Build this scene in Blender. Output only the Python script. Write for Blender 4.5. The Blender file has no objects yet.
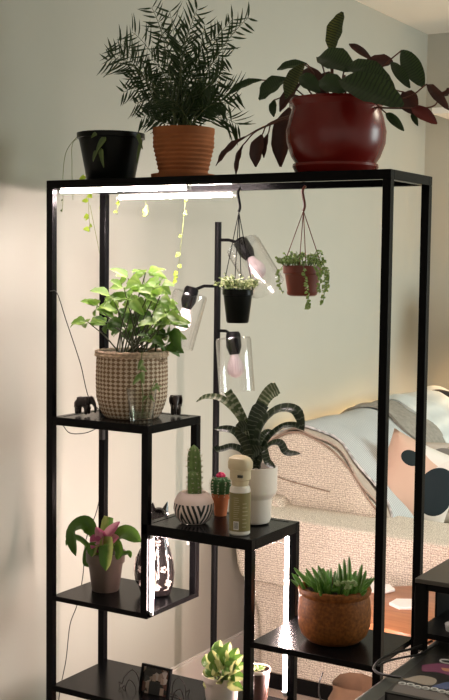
import bpy, bmesh, math, random
from mathutils import Vector as V, Matrix
random.seed(7)
PI = math.pi
COL = bpy.context.scene.collection

# ------------------------------------------------------------------ camera
F = 1174.246
CAM = V((1.90627, -2.29615, 1.42235))
MR = (V((0.85628675, 0.51636957, 0.01163896)), V((-0.04742186, 0.05615984, 0.99729496)), V((-0.51431912, 0.85452241, -0.07257614)))
def px(u, v, y):
    "point of the plane y = const seen in the direction of a photo pixel (used to take measurements)"
    r = MR[0]*((u-224.5)/F) + MR[1]*((350-v)/F) + MR[2]
    return CAM + r*((y-CAM.y)/r.y)
cd = bpy.data.cameras.new('camera'); cam = bpy.data.objects.new('camera', cd); COL.objects.link(cam)
cd.sensor_fit = 'VERTICAL'; cd.sensor_height = 36; cd.lens = F*36/700; cd.clip_start = .05
m = Matrix.Identity(4)
for i in range(3):
    m[i][0] = MR[0][i]; m[i][1] = MR[1][i]; m[i][2] = -MR[2][i]; m[i][3] = CAM[i]
cam.matrix_world = m
S = bpy.context.scene; S.camera = cam
S.view_settings.view_transform = 'Standard'; S.view_settings.look = 'None'; S.view_settings.gamma = 1; S.view_settings.exposure = 0
S.view_settings.use_curve_mapping = False
S.cycles.use_denoising = True
S.cycles.max_bounces = 8; S.cycles.transparent_max_bounces = 16; S.cycles.sample_clamp_indirect = 6

# ------------------------------------------------------------------ materials
def new_mat(name):
    m = bpy.data.materials.new(name); m.use_nodes = True; nt = m.node_tree
    return m, nt, nt.nodes['Principled BSDF']
def setc(b, c): b.inputs['Base Color'].default_value = (*c, 1)
def mat(name, col, rough=.5, metal=0, spec=.5, var=0, vscale=20, bump=0, bscale=60, emis=None, sub=0, coat=0):
    m, nt, b = new_mat(name); setc(b, col)
    b.inputs['Roughness'].default_value = rough; b.inputs['Metallic'].default_value = metal
    b.inputs['Specular IOR Level'].default_value = spec; b.inputs['Coat Weight'].default_value = coat
    tc = nt.nodes.new('ShaderNodeTexCoord')
    if var:
        n = nt.nodes.new('ShaderNodeTexNoise'); n.inputs['Scale'].default_value = vscale; n.inputs['Detail'].default_value = 4
        nt.links.new(tc.outputs['Object'], n.inputs['Vector'])
        r = nt.nodes.new('ShaderNodeValToRGB')
        r.color_ramp.elements[0].position = .3; r.color_ramp.elements[1].position = .7
        r.color_ramp.elements[0].color = (*[max(0, c*(1-var)) for c in col], 1)
        r.color_ramp.elements[1].color = (*[min(1, c*(1+var)) for c in col], 1)
        nt.links.new(n.outputs['Fac'], r.inputs['Fac']); nt.links.new(r.outputs['Color'], b.inputs['Base Color'])
    if bump:
        n = nt.nodes.new('ShaderNodeTexNoise'); n.inputs['Scale'].default_value = bscale; n.inputs['Detail'].default_value = 3
        nt.links.new(tc.outputs['Object'], n.inputs['Vector'])
        bp = nt.nodes.new('ShaderNodeBump'); bp.inputs['Strength'].default_value = bump; bp.inputs['Distance'].default_value = .002
        nt.links.new(n.outputs['Fac'], bp.inputs['Height']); nt.links.new(bp.outputs['Normal'], b.inputs['Normal'])
    if emis:
        b.inputs['Emission Color'].default_value = (*emis[0], 1); b.inputs['Emission Strength'].default_value = emis[1]
    if sub:
        b.inputs['Subsurface Weight'].default_value = sub; b.inputs['Subsurface Radius'].default_value = (.02, .02, .01)
    return m
def leaf_mat(name, edge, mid, vein=None, stripes=None, blend=(.25, .6), rough=.4, trans=.25, back=None):
    "leaf: colour runs from midrib to margin (u), optional cross bands (v), darker reverse"
    m, nt, b = new_mat(name); N = nt.nodes; L = nt.links
    uv = N.new('ShaderNodeUVMap'); sp = N.new('ShaderNodeSeparateXYZ'); L.new(uv.outputs['UV'], sp.inputs['Vector'])
    a = N.new('ShaderNodeMath'); a.operation = 'SUBTRACT'; L.new(sp.outputs['X'], a.inputs[0]); a.inputs[1].default_value = .14
    ab = N.new('ShaderNodeMath'); ab.operation = 'ABSOLUTE'; L.new(a.outputs[0], ab.inputs[0])
    tc = N.new('ShaderNodeTexCoord'); no = N.new('ShaderNodeTexNoise'); no.inputs['Scale'].default_value = 70; L.new(tc.outputs['Object'], no.inputs['Vector'])
    ad = N.new('ShaderNodeMath'); ad.operation = 'MULTIPLY_ADD'; L.new(no.outputs['Fac'], ad.inputs[0]); ad.inputs[1].default_value = .35; L.new(ab.outputs[0], ad.inputs[2])
    r = N.new('ShaderNodeValToRGB'); r.color_ramp.elements[0].position = blend[0]; r.color_ramp.elements[1].position = blend[1]
    r.color_ramp.elements[0].color = (*mid, 1); r.color_ramp.elements[1].color = (*edge, 1); L.new(ad.outputs[0], r.inputs['Fac'])
    out = r.outputs['Color']
    if stripes:
        w = N.new('ShaderNodeTexWave'); w.wave_type = 'BANDS'; w.bands_direction = 'Y'; w.inputs['Scale'].default_value = stripes[1]
        w.inputs['Distortion'].default_value = 1.5; w.inputs['Detail'].default_value = 2; L.new(uv.outputs['UV'], w.inputs['Vector'])
        r2 = N.new('ShaderNodeValToRGB'); r2.color_ramp.elements[0].position = stripes[2]; r2.color_ramp.elements[1].position = stripes[2]+.15
        r2.color_ramp.elements[0].color = (0, 0, 0, 1); r2.color_ramp.elements[1].color = (1, 1, 1, 1); L.new(w.outputs['Color'], r2.inputs['Fac'])
        mx = N.new('ShaderNodeMixRGB'); L.new(r2.outputs['Color'], mx.inputs['Fac']); L.new(out, mx.inputs[1]); mx.inputs[2].default_value = (*stripes[0], 1)
        out = mx.outputs[0]
    if back:
        g = N.new('ShaderNodeNewGeometry'); mx = N.new('ShaderNodeMixRGB'); L.new(g.outputs['Backfacing'], mx.inputs['Fac'])
        L.new(out, mx.inputs[1]); mx.inputs[2].default_value = (*back, 1); out = mx.outputs[0]
    L.new(out, b.inputs['Base Color']); b.inputs['Roughness'].default_value = rough; b.inputs['Specular IOR Level'].default_value = .4
    tr = N.new('ShaderNodeBsdfTranslucent'); L.new(out, tr.inputs['Color'])
    ms = N.new('ShaderNodeMixShader'); ms.inputs[0].default_value = trans
    L.new(b.outputs[0], ms.inputs[1]); L.new(tr.outputs[0], ms.inputs[2]); L.new(ms.outputs[0], N['Material Output'].inputs['Surface'])
    return m
def thin_glass(name, tint=(1, 1, 1), edge=.5):
    m, nt, b = new_mat(name); N = nt.nodes; L = nt.links; N.remove(b)
    lw = N.new('ShaderNodeLayerWeight'); lw.inputs['Blend'].default_value = edge
    t = N.new('ShaderNodeBsdfTransparent'); t.inputs['Color'].default_value = (*tint, 1)
    g = N.new('ShaderNodeBsdfGlossy'); g.inputs['Roughness'].default_value = .08
    pw = N.new('ShaderNodeMath'); pw.operation = 'POWER'; L.new(lw.outputs['Facing'], pw.inputs[0]); pw.inputs[1].default_value = 2.2
    pa = N.new('ShaderNodeMath'); pa.operation = 'MULTIPLY_ADD'; L.new(pw.outputs[0], pa.inputs[0]); pa.inputs[1].default_value = .75; pa.inputs[2].default_value = .05
    ms = N.new('ShaderNodeMixShader'); L.new(pa.outputs[0], ms.inputs[0]); L.new(t.outputs[0], ms.inputs[1]); L.new(g.outputs[0], ms.inputs[2])
    L.new(ms.outputs[0], N['Material Output'].inputs['Surface'])
    return m
def tweed_mat(name, c1, c2, scale=60, bump=.5):
    m, nt, b = new_mat(name); N = nt.nodes; L = nt.links
    tc = N.new('ShaderNodeTexCoord')
    def wv(d):
        w = N.new('ShaderNodeTexWave'); w.bands_direction = d; w.inputs['Scale'].default_value = scale; w.inputs['Distortion'].default_value = 6
        w.inputs['Detail'].default_value = 2; w.inputs['Detail Scale'].default_value = 2; L.new(tc.outputs['Object'], w.inputs['Vector']); return w
    a, z = wv('X'), wv('Z')
    rm = N.new('ShaderNodeMapping'); rm.inputs['Rotation'].default_value = (.8, 0, 0); L.new(tc.outputs['Object'], rm.inputs[0]); L.new(rm.outputs[0], z.inputs['Vector'])
    n = N.new('ShaderNodeTexNoise'); n.inputs['Scale'].default_value = 240; n.inputs['Detail'].default_value = 1; L.new(tc.outputs['Object'], n.inputs['Vector'])
    s = N.new('ShaderNodeMath'); s.operation = 'MULTIPLY'; L.new(a.outputs['Fac'], s.inputs[0]); L.new(z.outputs['Fac'], s.inputs[1])
    s2 = N.new('ShaderNodeMath'); s2.operation = 'MULTIPLY_ADD'; L.new(n.outputs['Fac'], s2.inputs[0]); s2.inputs[1].default_value = .9; L.new(s.outputs[0], s2.inputs[2])
    r = N.new('ShaderNodeValToRGB'); r.color_ramp.elements[0].position = .35; r.color_ramp.elements[1].position = .95
    r.color_ramp.elements[0].color = (*c1, 1); r.color_ramp.elements[1].color = (*c2, 1); L.new(s2.outputs[0], r.inputs['Fac'])
    L.new(r.outputs['Color'], b.inputs['Base Color']); b.inputs['Roughness'].default_value = .95; b.inputs['Specular IOR Level'].default_value = .1
    bp = N.new('ShaderNodeBump'); bp.inputs['Strength'].default_value = bump; bp.inputs['Distance'].default_value = .003
    L.new(s2.outputs[0], bp.inputs['Height']); L.new(bp.outputs['Normal'], b.inputs['Normal'])
    return m
def ribbed_mat(name, c1, c2, d='X', scale=30, bump=.8, dist=1.0):
    m, nt, b = new_mat(name); N = nt.nodes; L = nt.links
    tc = N.new('ShaderNodeTexCoord'); w = N.new('ShaderNodeTexWave'); w.bands_direction = d; w.inputs['Scale'].default_value = scale
    w.inputs['Distortion'].default_value = dist; L.new(tc.outputs['Object'], w.inputs['Vector'])
    r = N.new('ShaderNodeValToRGB'); r.color_ramp.elements[0].color = (*c1, 1); r.color_ramp.elements[1].color = (*c2, 1)
    L.new(w.outputs['Fac'], r.inputs['Fac']); L.new(r.outputs['Color'], b.inputs['Base Color']); b.inputs['Roughness'].default_value = .9
    b.inputs['Specular IOR Level'].default_value = .1
    bp = N.new('ShaderNodeBump'); bp.inputs['Strength'].default_value = bump; bp.inputs['Distance'].default_value = .004
    L.new(w.outputs['Fac'], bp.inputs['Height']); L.new(bp.outputs['Normal'], b.inputs['Normal'])
    return m

BLACK = mat('black_powder_coat', (.004, .004, .0045), .22, 0, .09, bump=.05, bscale=300)
BLACKM = mat('black_matte', (.004, .004, .0045), .5, spec=.12)
BLACKP = mat('black_plastic', (.004, .005, .004), .3, spec=.15)
WALL = mat('wall_paint', (.455, .447, .385), .85, spec=.2, var=.02, vscale=3, bump=.12, bscale=220)
CEIL = mat('ceiling_paint', (.86, .84, .78), .9, spec=.1)
TRIM = mat('baseboard_paint', (.74, .70, .64), .5)
CARPET = mat('carpet', (.50, .40, .33), .95, spec=.1, var=.18, vscale=160, bump=1, bscale=300)
LED = mat('led_diffuser', (1, 1, 1), .4, emis=((1, .81, .78), 400))
LEDV = mat('led_diffuser_upright', (1, 1, 1), .4, emis=((1, .75, .69), 420))
WARM = mat('warm_led', (1, .8, .5), .4, emis=((1, .62, .28), 22))
ALU = mat('led_housing', (.75, .75, .76), .35, .3)
TERRA = mat('terracotta', (.34, .115, .042), .8, spec=.2, var=.22, vscale=14, bump=.3)
TERRAS = mat('terracotta_small', (.52, .16, .07), .8, spec=.2, var=.12)
REDG = mat('red_glaze', (.16, .008, .005), .27, spec=.5, var=.12, vscale=8)
PLTERRA = mat('terracotta_plastic', (.17, .034, .016), .4)
SOIL = mat('soil', (.020, .013, .009), .95, var=.5, vscale=120, bump=1, bscale=120)
WHITEC = mat('white_ceramic', (.92, .83, .74), .4, var=.03)
WHITEP = mat('white_plastic', (.62, .55, .50), .4)
TAUPE = mat('taupe_plastic', (.13, .095, .078), .5, var=.06)
BROWNG = mat('speckled_brown_stoneware', (.20, .068, .014), .55, spec=.2, var=.4, vscale=130, bump=.2, bscale=130)
GLASS = thin_glass('clear_glass'); GLASS2 = thin_glass('tumbler_glass', (.93, .93, .90), .6)
BULB = mat('opal_bulb', (.42, .36, .36), .4, spec=.5)
BULBON = mat('lit_opal_bulb', (.9, .8, .8), .4, emis=((1, .80, .82), 1.1))
STEM = mat('green_stem', (.10, .17, .03), .5); DSTEM = mat('dark_stem', (.045, .05, .02), .5); PSTEM = mat('palm_stem', (.06, .08, .02), .5)
RSTEM = mat('reddish_stem', (.14, .05, .03), .5)
WOOD = mat('wood', (.44, .17, .07), .35, var=.2, vscale=6)
CORD = mat('black_cord', (.02, .02, .02), .5)
FIG = mat('carved_dark_stone', (.03, .022, .020), .3, var=.4, vscale=60)

# ------------------------------------------------------------------ mesh building
class MB:
    def __init__(s): s.v = []; s.f = []; s.uv = {}; s.sm = True
    def add(s, vs, fs, uvs=None):
        o = len(s.v); s.v += [V(p) for p in vs]
        for k, f in enumerate(fs):
            s.f.append(tuple(i+o for i in f))
            if uvs: s.uv[len(s.f)-1] = [uvs[i] for i in f]
    def box(s, a, b):
        x0, y0, z0 = a; x1, y1, z1 = b
        s.add([(x0,y0,z0),(x1,y0,z0),(x1,y1,z0),(x0,y1,z0),(x0,y0,z1),(x1,y0,z1),(x1,y1,z1),(x0,y1,z1)],
              [(0,3,2,1),(4,5,6,7),(0,1,5,4),(1,2,6,5),(2,3,7,6),(3,0,4,7)])
    def lathe(s, prof, c=(0,0,0), n=40, caps=(True, True), fn=None):
        c = V(c); vs = []
        for r, z in prof:
            for k in range(n):
                a = 2*PI*k/n; rr = r*(fn(a, z) if fn else 1); vs.append(c+V((rr*math.cos(a), rr*math.sin(a), z)))
        fs = [(i*n+k, i*n+(k+1) % n, (i+1)*n+(k+1) % n, (i+1)*n+k) for i in range(len(prof)-1) for k in range(n)]
        if caps[0]: fs.append(tuple(reversed(range(n))))
        if caps[1]: fs.append(tuple(range((len(prof)-1)*n, len(prof)*n)))
        s.add(vs, fs)
    def tube(s, pts, r, n=8, taper=None):
        pts = [V(p) for p in pts]; vs = []; N = len(pts)
        d = (pts[1]-pts[0]).normalized(); u = d.orthogonal().normalized()
        for i, p in enumerate(pts):
            t = (pts[min(i+1, N-1)]-pts[max(i-1, 0)]); t = t.normalized() if t.length > 1e-9 else d
            u = (u-t*u.dot(t)); u = u.normalized() if u.length > 1e-6 else t.orthogonal().normalized(); w = t.cross(u)
            rr = r[i] if isinstance(r, (list, tuple)) else r*(1-(1-taper)*i/(N-1)) if taper is not None else r
            for k in range(n):
                a = 2*PI*k/n; vs.append(p+(u*math.cos(a)+w*math.sin(a))*rr)
        fs = [(i*n+k, i*n+(k+1) % n, (i+1)*n+(k+1) % n, (i+1)*n+k) for i in range(N-1) for k in range(n)]
        fs += [tuple(reversed(range(n))), tuple(range((N-1)*n, N*n))]
        s.add(vs, fs)
    def ball(s, c, r, n=10, sc=(1,1,1), rot=None):
        c = V(c); vs = []; m_ = n//2+1
        for i in range(m_+1):
            t = PI*i/m_
            for k in range(n):
                a = 2*PI*k/n; p = V((math.sin(t)*math.cos(a)*sc[0], math.sin(t)*math.sin(a)*sc[1], math.cos(t)*sc[2]))*r
                if rot: p = rot @ p
                vs.append(c+p)
        s.add(vs, [(i*n+k, (i+1)*n+k, (i+1)*n+(k+1) % n, i*n+(k+1) % n) for i in range(m_) for k in range(n)])
    def strap(s, pts, w, nrm=(0,-.7,.7), prof='oval', fold=.15, m_=4, wav=0):
        "leaf blade along a centre line; w = full width"
        pts = [V(p) for p in pts]; N = len(pts); vs = []; uvs = []; nrm = V(nrm).normalized()
        for i, p in enumerate(pts):
            t = (pts[min(i+1, N-1)]-pts[max(i-1, 0)]).normalized()
            side = t.cross(nrm)
            if side.length < 1e-3: side = t.orthogonal()
            side.normalize(); nn = side.cross(t)
            f = i/(N-1)
            if prof == 'oval': h = max(.02, math.sin(PI*min(1, f*.96+.02))**.75)
            elif prof == 'heart': h = max(.03, (min(1, f/.22)**.5)*((1-f)**.62)*1.12)
            elif prof == 'strap': h = (.75+.25*math.sin(PI*f*.9))*(1 if f < .8 else max(.06, math.cos((f-.8)/.2*PI/2)**.6))
            elif prof == 'blunt': h = (.7+.3*f)*(1 if f < .93 else .8)
            elif prof == 'lance': h = max(.03, math.sin(PI*(f**.7)))
            else: h = 1
            for k in range(m_+1):
                q = 2*k/m_-1
                vs.append(p+side*(q*w/2*h)+nn*(abs(q)*fold*w*h+wav*w*math.sin(f*17+q*2)*abs(q)))
                uvs.append((k/m_, f))
        M1 = m_+1
        s.add(vs, [(i*M1+k, i*M1+k+1, (i+1)*M1+k+1, (i+1)*M1+k) for i in range(N-1) for k in range(m_)], uvs)
    def leaf(s, p0, p1, w, nrm=(0,-.7,.7), arch=.15, prof='oval', fold=.15, n=7, m_=4, wav=0):
        p0, p1 = V(p0), V(p1); nn = V(nrm).normalized(); L = (p1-p0).length
        s.strap([p0.lerp(p1, i/n)+nn*(arch*L*4*(i/n)*(1-i/n)) for i in range(n+1)], w, nn, prof, fold, m_, wav)
    def obj(s, name, mt, parent=None, bevel=0, smooth=True, sub=0, angle=.6):
        me = bpy.data.meshes.new(name); me.from_pydata([tuple(p) for p in s.v], [], s.f)
        if s.uv:
            L = me.uv_layers.new(name='UVMap')
            for i, p in enumerate(me.polygons):
                for k, li in enumerate(p.loop_indices):
                    L.data[li].uv = s.uv[i][k] if i in s.uv else (.5, .5)
        me.materials.append(mt)
        if not s.uv:
            bm = bmesh.new(); bm.from_mesh(me); bmesh.ops.recalc_face_normals(bm, faces=bm.faces); bm.to_mesh(me); bm.free()
        o = bpy.data.objects.new(name, me); COL.objects.link(o)
        if smooth:
            me.shade_smooth()
            if not s.uv and not sub:
                try: me.set_sharp_from_angle(angle=angle)
                except Exception: pass
        if bevel:
            b = o.modifiers.new('bevel', 'BEVEL'); b.width = bevel; b.segments = 2; b.limit_method = 'ANGLE'
        if sub:
            b = o.modifiers.new('sub', 'SUBSURF'); b.levels = sub; b.render_levels = sub
        if parent: o.parent = parent; o.matrix_parent_inverse = Matrix.Translation(-parent.location)
        return o
def spline(pts, n=6):
    pts = [V(p) for p in pts]; P = [pts[0]*2-pts[1]]+pts+[pts[-1]*2-pts[-2]]; out = []
    for i in range(1, len(P)-2):
        a, b, c, d = P[i-1:i+3]
        for k in range(n):
            t = k/n; out.append(.5*((2*b)+(c-a)*t+(2*a-5*b+4*c-d)*t*t+(3*b-a-3*c+d)*t**3))
    out.append(pts[-1]); return out
def tag(o, label, cat, group=None):
    o['label'] = label; o['category'] = cat
    if group: o['group'] = group
    return o
def thing(name, label, cat, loc=(0,0,0), group=None):
    o = bpy.data.objects.new(name, None); COL.objects.link(o); o.location = loc; o.empty_display_size = .05
    return tag(o, label, cat, group)
def struct(o): o['kind'] = 'structure'; return o
def one(mb, name, mt, label, cat, group=None, **k): return tag(mb.obj(name, mt, None, **k), label, cat, group)
def box(a, b): q = MB(); q.box(a, b); return q

# ------------------------------------------------------------------ dimensions
W, D, X1, X2 = .925, .2376, .3129, .6029
H = 1.626; ZA, ZB, ZC, ZD, ZE = 1.035, .796, .5755, .5594, .3422
WX = -.17; FY = 2.96; CZ = 2.504
# ------------------------------------------------------------------ room
struct(box((WX-.1, -4, 0), (WX, FY+.1, CZ)).obj('wall_left', WALL))
struct(box((WX, FY, 0), (5, FY+.1, CZ)).obj('wall_back', WALL))
struct(box((WX-.1, -4, -.1), (5, FY+.1, 0)).obj('floor', CARPET))
struct(box((WX-.1, -4, CZ), (5, FY+.1, CZ+.1)).obj('ceiling', CEIL))
q = box((WX, -4, 0), (WX+.014, FY, .098)); q.box((WX, -4, .098), (WX+.008, FY, .106)); struct(q.obj('baseboard_left', TRIM, bevel=.002))
struct(box((WX+.014, FY-.014, 0), (5, FY, .1)).obj('baseboard_back', TRIM, bevel=.002))

# ------------------------------------------------------------------ shelf unit
T = .019
sh = thing('plant_shelf', 'tall black metal stepped shelf unit full of potted plants', 'shelf', (0, 0, 0))
def part(a, b, name, bev=.0012): return box(a, b).obj(name, BLACK, sh, bevel=bev)
def post(x, y, z0, z1): part((x, y, z0), (x+T, y+T, z1), 'post')
post(0, 0, 0, H-.021); post(0, D-T, 0, H-.021); post(W-T, 0, 0, H-.021); post(W-T, D-T, 0, H-.021)
post(X1-T, 0, ZC-.013, ZA-.021); post(X1-T, D-T, ZC, ZA-.021)
post(X2-T, 0, 0, ZB-.026); post(X2-T, D-T, 0, ZB-.026)
def shelf(x0, x1, z, h, n='shelf_panel'):
    part((x0+T*.9, T*.9, z-.004), (x1-T*.9, D-T*.9, z-.001), n)
    q = MB()
    q.box((x0, 0, z-h), (x1, T, z)); q.box((x0, D-T, z-h), (x1, D, z)); q.box((x0, T, z-h), (x0+T, D-T, z)); q.box((x1-T, T, z-h), (x1, D-T, z))
    q.obj('shelf_frame', BLACK, sh, bevel=.0012)
shelf(0, W, H, .021, 'top_panel'); shelf(T, X1, ZA, .021); shelf(X1-T+.001, X2, ZB, .026)
for x0, x1, z, h in ((T, X1, ZC, .013), (X2, W-T, ZD, .014), (T, W-T, ZE, .016)):
    q = MB(); q.box((x0, .0005, z-h), (x1, D-.0005, z)); q.obj('shelf_panel', BLACK, sh, bevel=.0012)

# ------------------------------------------------------------------ grow lights
def tube_light(p0, p1, mt, off, label, r=.0036):
    "aluminium back and round diffuser"
    p0, p1, off = V(p0), V(p1), V(off)
    t = thing('grow_light_tube', label, 'grow light', p0)
    q = MB(); q.tube([p0, p1], r, 12); q.obj('diffuser', mt, t)
    d = (p1-p0).normalized()
    q = MB(); q.tube([p0+off*.006, p1+off*.006], .0045, 4); q.obj('housing', ALU, t)
    for a, b in ((p0-d*.008, p0+d*.002), (p1-d*.002, p1+d*.008)):
        q = MB(); q.tube([a, b], r*1.15, 12); q.obj('end_cap', ALU, t)
    return t
tube_light((.022, .030, H-.0262), (.40, .030, H-.0262), LED, (0, 0, 1), 'white glowing light tube under the front edge of the top shelf')
tube_light((.075, .205, H-.034), (.42, .205, H-.034), LED, (0, 0, 1), 'white glowing light tube under the back edge of the top shelf')
tube_light((X1+.007, .012, ZC+.004), (X1+.007, .012, ZB-.036), LEDV, (-1, 0, 0), 'upright glowing light tube on the post in front of the cat statue', .004)
tube_light((X2-T-.008, D-.012, .365), (X2-T-.008, D-.012, ZB-.035), LEDV, (1, 0, 0), 'long upright glowing light tube beside the sofa arm, left of the brown bowl', .006)
tube_light((X1-T-.008, D-.012, ZC+.13), (X1-T-.008, D-.012, ZB+.02), LEDV, (1, 0, 0), 'short upright glowing light tube behind the shelf, right of the cat statue', .004)

# ------------------------------------------------------------------ pots
def pot(t, c, prof, mt, name='pot', n=44, inner=.86, fn=None, soil=None, sname='soil'):
    "prof: outer (r,z) from base to rim. Adds an inner wall and soil"
    c = V(c); top = prof[-1]; th = max(.002, top[0]*.06)
    inn = [(top[0]-th, top[1]), (top[0]-th*1.3, top[1]-.012), (max(prof[0][0]*inner, .004), prof[0][1]+.012)]
    q = MB(); q.lathe([(.001, prof[0][1])]+list(prof)+inn+[(.001, inn[-1][1])], c, n, (False, False), fn); o = q.obj(name, mt, t)
    sz = top[1]-(soil if soil else .012)
    q = MB(); R = top[0]-th*1.25
    q.lathe([(R, sz-.003), (R*.8, sz+.001), (R*.4, sz+.002), (.001, sz+.003)], c, 24, (True, False)); q.obj(sname, SOIL, t)
    return o
HY = D/2
def rnd(a, b): return random.uniform(a, b)

# --- black plastic pot with trailing strands (top shelf, left)
c = V((.111, HY, H))
t = thing('trailing_plant_pot', 'black plastic nursery pot with a few thin trailing vines on the top shelf', 'potted plant', c)
pot(t, c, [(.058, 0), (.060, .004), (.081, .108), (.086, .109), (.086, .122)], BLACKP, soil=.02)
LIME = leaf_mat('lime_leaf', (.45, .62, .06), (.35, .52, .05), trans=.45)
DULL = leaf_mat('dull_leaf', (.10, .15, .05), (.16, .22, .07))
VST = mat('vine_stem', (.18, .22, .06), .6)
def strand(par, pts, leaves, mt=LIME, lw=.014, seed=1, r=.0007):
    random.seed(seed); P = spline(pts, 8); q = MB(); q.tube(P, r, 5); q.obj('trailing_stem', VST, par)
    q = MB()
    for f, sz in leaves:
        p = P[min(len(P)-1, int(f*(len(P)-1)))]; a = rnd(0, 6.28)
        d = V((math.cos(a), -.3, -.5+rnd(-.4, .6))).normalized()
        q.leaf(p, p+d*sz, sz*.95, (rnd(-.4, .4), -.9, .4), .08, 'heart', n=4)
    if leaves: q.obj('foliage', mt, par)
zt = H+.123
def vine_px(pts, y=D+.006): return [px(u, v, y) for u, v in pts]
strand(t, [c+V((-.07, .0, .115)), c+V((-.092, .0, .128))]+[px(67, 150, HY), px(63, 175, HY), px(63, 200, .26), px(62, 212, .26)], [(.95, .010), (.8, .006)], DULL, seed=3)
strand(t, [c+V((-.06, .05, .115)), px(75, 140, HY+.06), px(72, 165, D+.01), px(73, 200, D+.01)], [(.9, .007)], DULL, seed=4)
strand(t, [c+V((-.05, .06, .115)), px(82, 138, D), px(84, 160, D+.01), px(88, 195, D+.01), px(89, 215, D+.01), px(90, 232, D+.01)], [(.52, .020), (.56, .020), (.62, .022), (.66, .018), (.8, .018), (.84, .014), (.98, .020), (.94, .018)], LIME, seed=5)
strand(t, [c+V((0, .07, .115)), px(108, 140, D), px(107, 165, D+.01), px(106, 190, D+.01), px(105, 208, D+.01)], [(.66, .020), (.7, .022), (.76, .018), (.8, .020), (.9, .026), (.95, .024), (.99, .022)], LIME, seed=6)
strand(t, [px(90, 205, D+.01), px(97, 240, D+.01), px(103, 270, D+.01), px(107, 284, D+.01)], [(.97, .007)], LIME, seed=8)
strand(t, [c+V((.03, .07, .115)), px(122, 140, D), px(126, 176, D+.012), px(127, 183, D+.012), px(119, 190, D+.012), px(117, 215, D+.012)], [(.82, .016), (.9, .014), (.99, .012)], LIME, seed=12)
strand(t, [px(126, 183, D+.012), px(140, 182, D+.012), px(145, 186, D+.012), px(146, 202, D+.012), px(144, 214, D+.012)], [(.55, .014), (.85, .020), (.92, .018), (1, .012)], LIME, seed=13)
strand(t, [px(145, 184, D+.012), px(165, 181, D+.012), px(183, 184, D+.012), px(185, 200, D+.012), px(182, 235, D+.012), px(179, 262, D+.012), px(177, 280, D+.012)], [(.5, .012), (.58, .014), (.68, .012), (.78, .016), (.86, .014), (.93, .016), (1, .016), (.97, .014)], LIME, seed=14)
q = MB()
for (u0, v0, u1, v1, w) in ((106, 137, 96, 153, .018), (101, 148, 104, 168, .014), (97, 150, 93, 162, .012), (138, 133, 143, 150, .012), (142, 140, 137, 165, .010), (97, 133, 91, 138, .012)):
    y = HY-.083 if 90 < u0 < 120 else HY-.06
    q.leaf(px(u0, v0, y), px(u1, v1, y-.004), w, (.3, -1, .2), .1, 'heart')
q.obj('foliage', DULL, t)

# --- palm in terracotta
c = V((.330, HY, H))
t = thing('potted_palm', 'feathery dark green parlour palm in a ridged terracotta pot', 'potted plant', c)
prof = [(.060, .010)]
for i in range(9):
    z = .014+i*.0105; r = .060+.014*min(1, i/6); prof += [(r+.0012, z+.003), (r-.0006, z+.008)]
prof += [(.0755, .113), (.0755, .124)]
pot(t, c, prof, TERRA)
q = MB(); q.lathe([(.066, 0), (.078, .004), (.079, .013), (.074, .013), (.070, .008), (.002, .008)], c, 44, (True, False)); q.obj('saucer', TERRA, t)
random.seed(11); st = MB(); fo = MB()
PALM = leaf_mat('palm_leaf', (.022, .045, .014), (.035, .065, .018), trans=.15, rough=.45)
def frond(base, tip, arch, nl, ll, bend):
    base, tip = V(base), V(tip); L = (tip-base).length
    P = [base.lerp(tip, i/12)+V((0, 0, arch*L*4*(i/12)*(1-i/12)))+bend*(4*(i/12)*(1-i/12)) for i in range(13)]
    st.tube(P, .0018, 5, taper=.3)
    for k in range(nl):
        f = .38+.62*k/(nl-1); i = min(11, int(f*12)); p = P[i].lerp(P[i+1], f*12-i); tt = (P[i+1]-P[i]).normalized()
        sd = tt.cross(V((rnd(-.3, .3), -1, .25))).normalized(); l = ll*math.sin(PI*min(1, .25+.7*(1-f)+.02))*rnd(.85, 1.15)
        for s_ in (-1, 1):
            d = (sd*s_*rnd(.75, 1)+tt*rnd(.55, .9)+V((0, rnd(-.25, .25), rnd(-.25, .05)))).normalized()
            fo.leaf(p, p+d*l, .0060, V((rnd(-.4, .4), -.9, .5)), -.08, 'lance', n=4, m_=2)
tips = [(118,42),(112,52),(108,60),(132,32),(152,8),(158,22),(170,12),(197,10),(188,30),(205,25),(248,18),(232,20),(218,34),(225,58),(236,92),(228,104),(238,125),(222,72),(130,78),(124,92),(136,104),(142,118),(152,60),(180,40),(198,60),(212,84),(165,70),(182,78),(148,90),(200,100),(168,96)]
for (u, v) in tips:
    y = HY+rnd(-.10, .12); e = px(u, v, y); a = rnd(0, 6.28); b = c+V((math.cos(a)*.045*rnd(.2, 1), math.sin(a)*.045*rnd(.2, 1), .11))
    frond(b, e, rnd(.0, .10)+(.06 if abs(u-183) > 40 else 0), 11, .056+rnd(-.008, .010), V((rnd(-.01, .01), 0, .01)))
for k in range(16):
    y = HY+rnd(-.06, .06); e = px(rnd(150, 218), rnd(85, 120), y); b = c+V((rnd(-.045, .045), rnd(-.04, .04), .11)); frond(b, e, .03, 11, .042, V((0, 0, 0)))
st.obj('stems', PSTEM, t); fo.obj('foliage', PALM, t)

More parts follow.
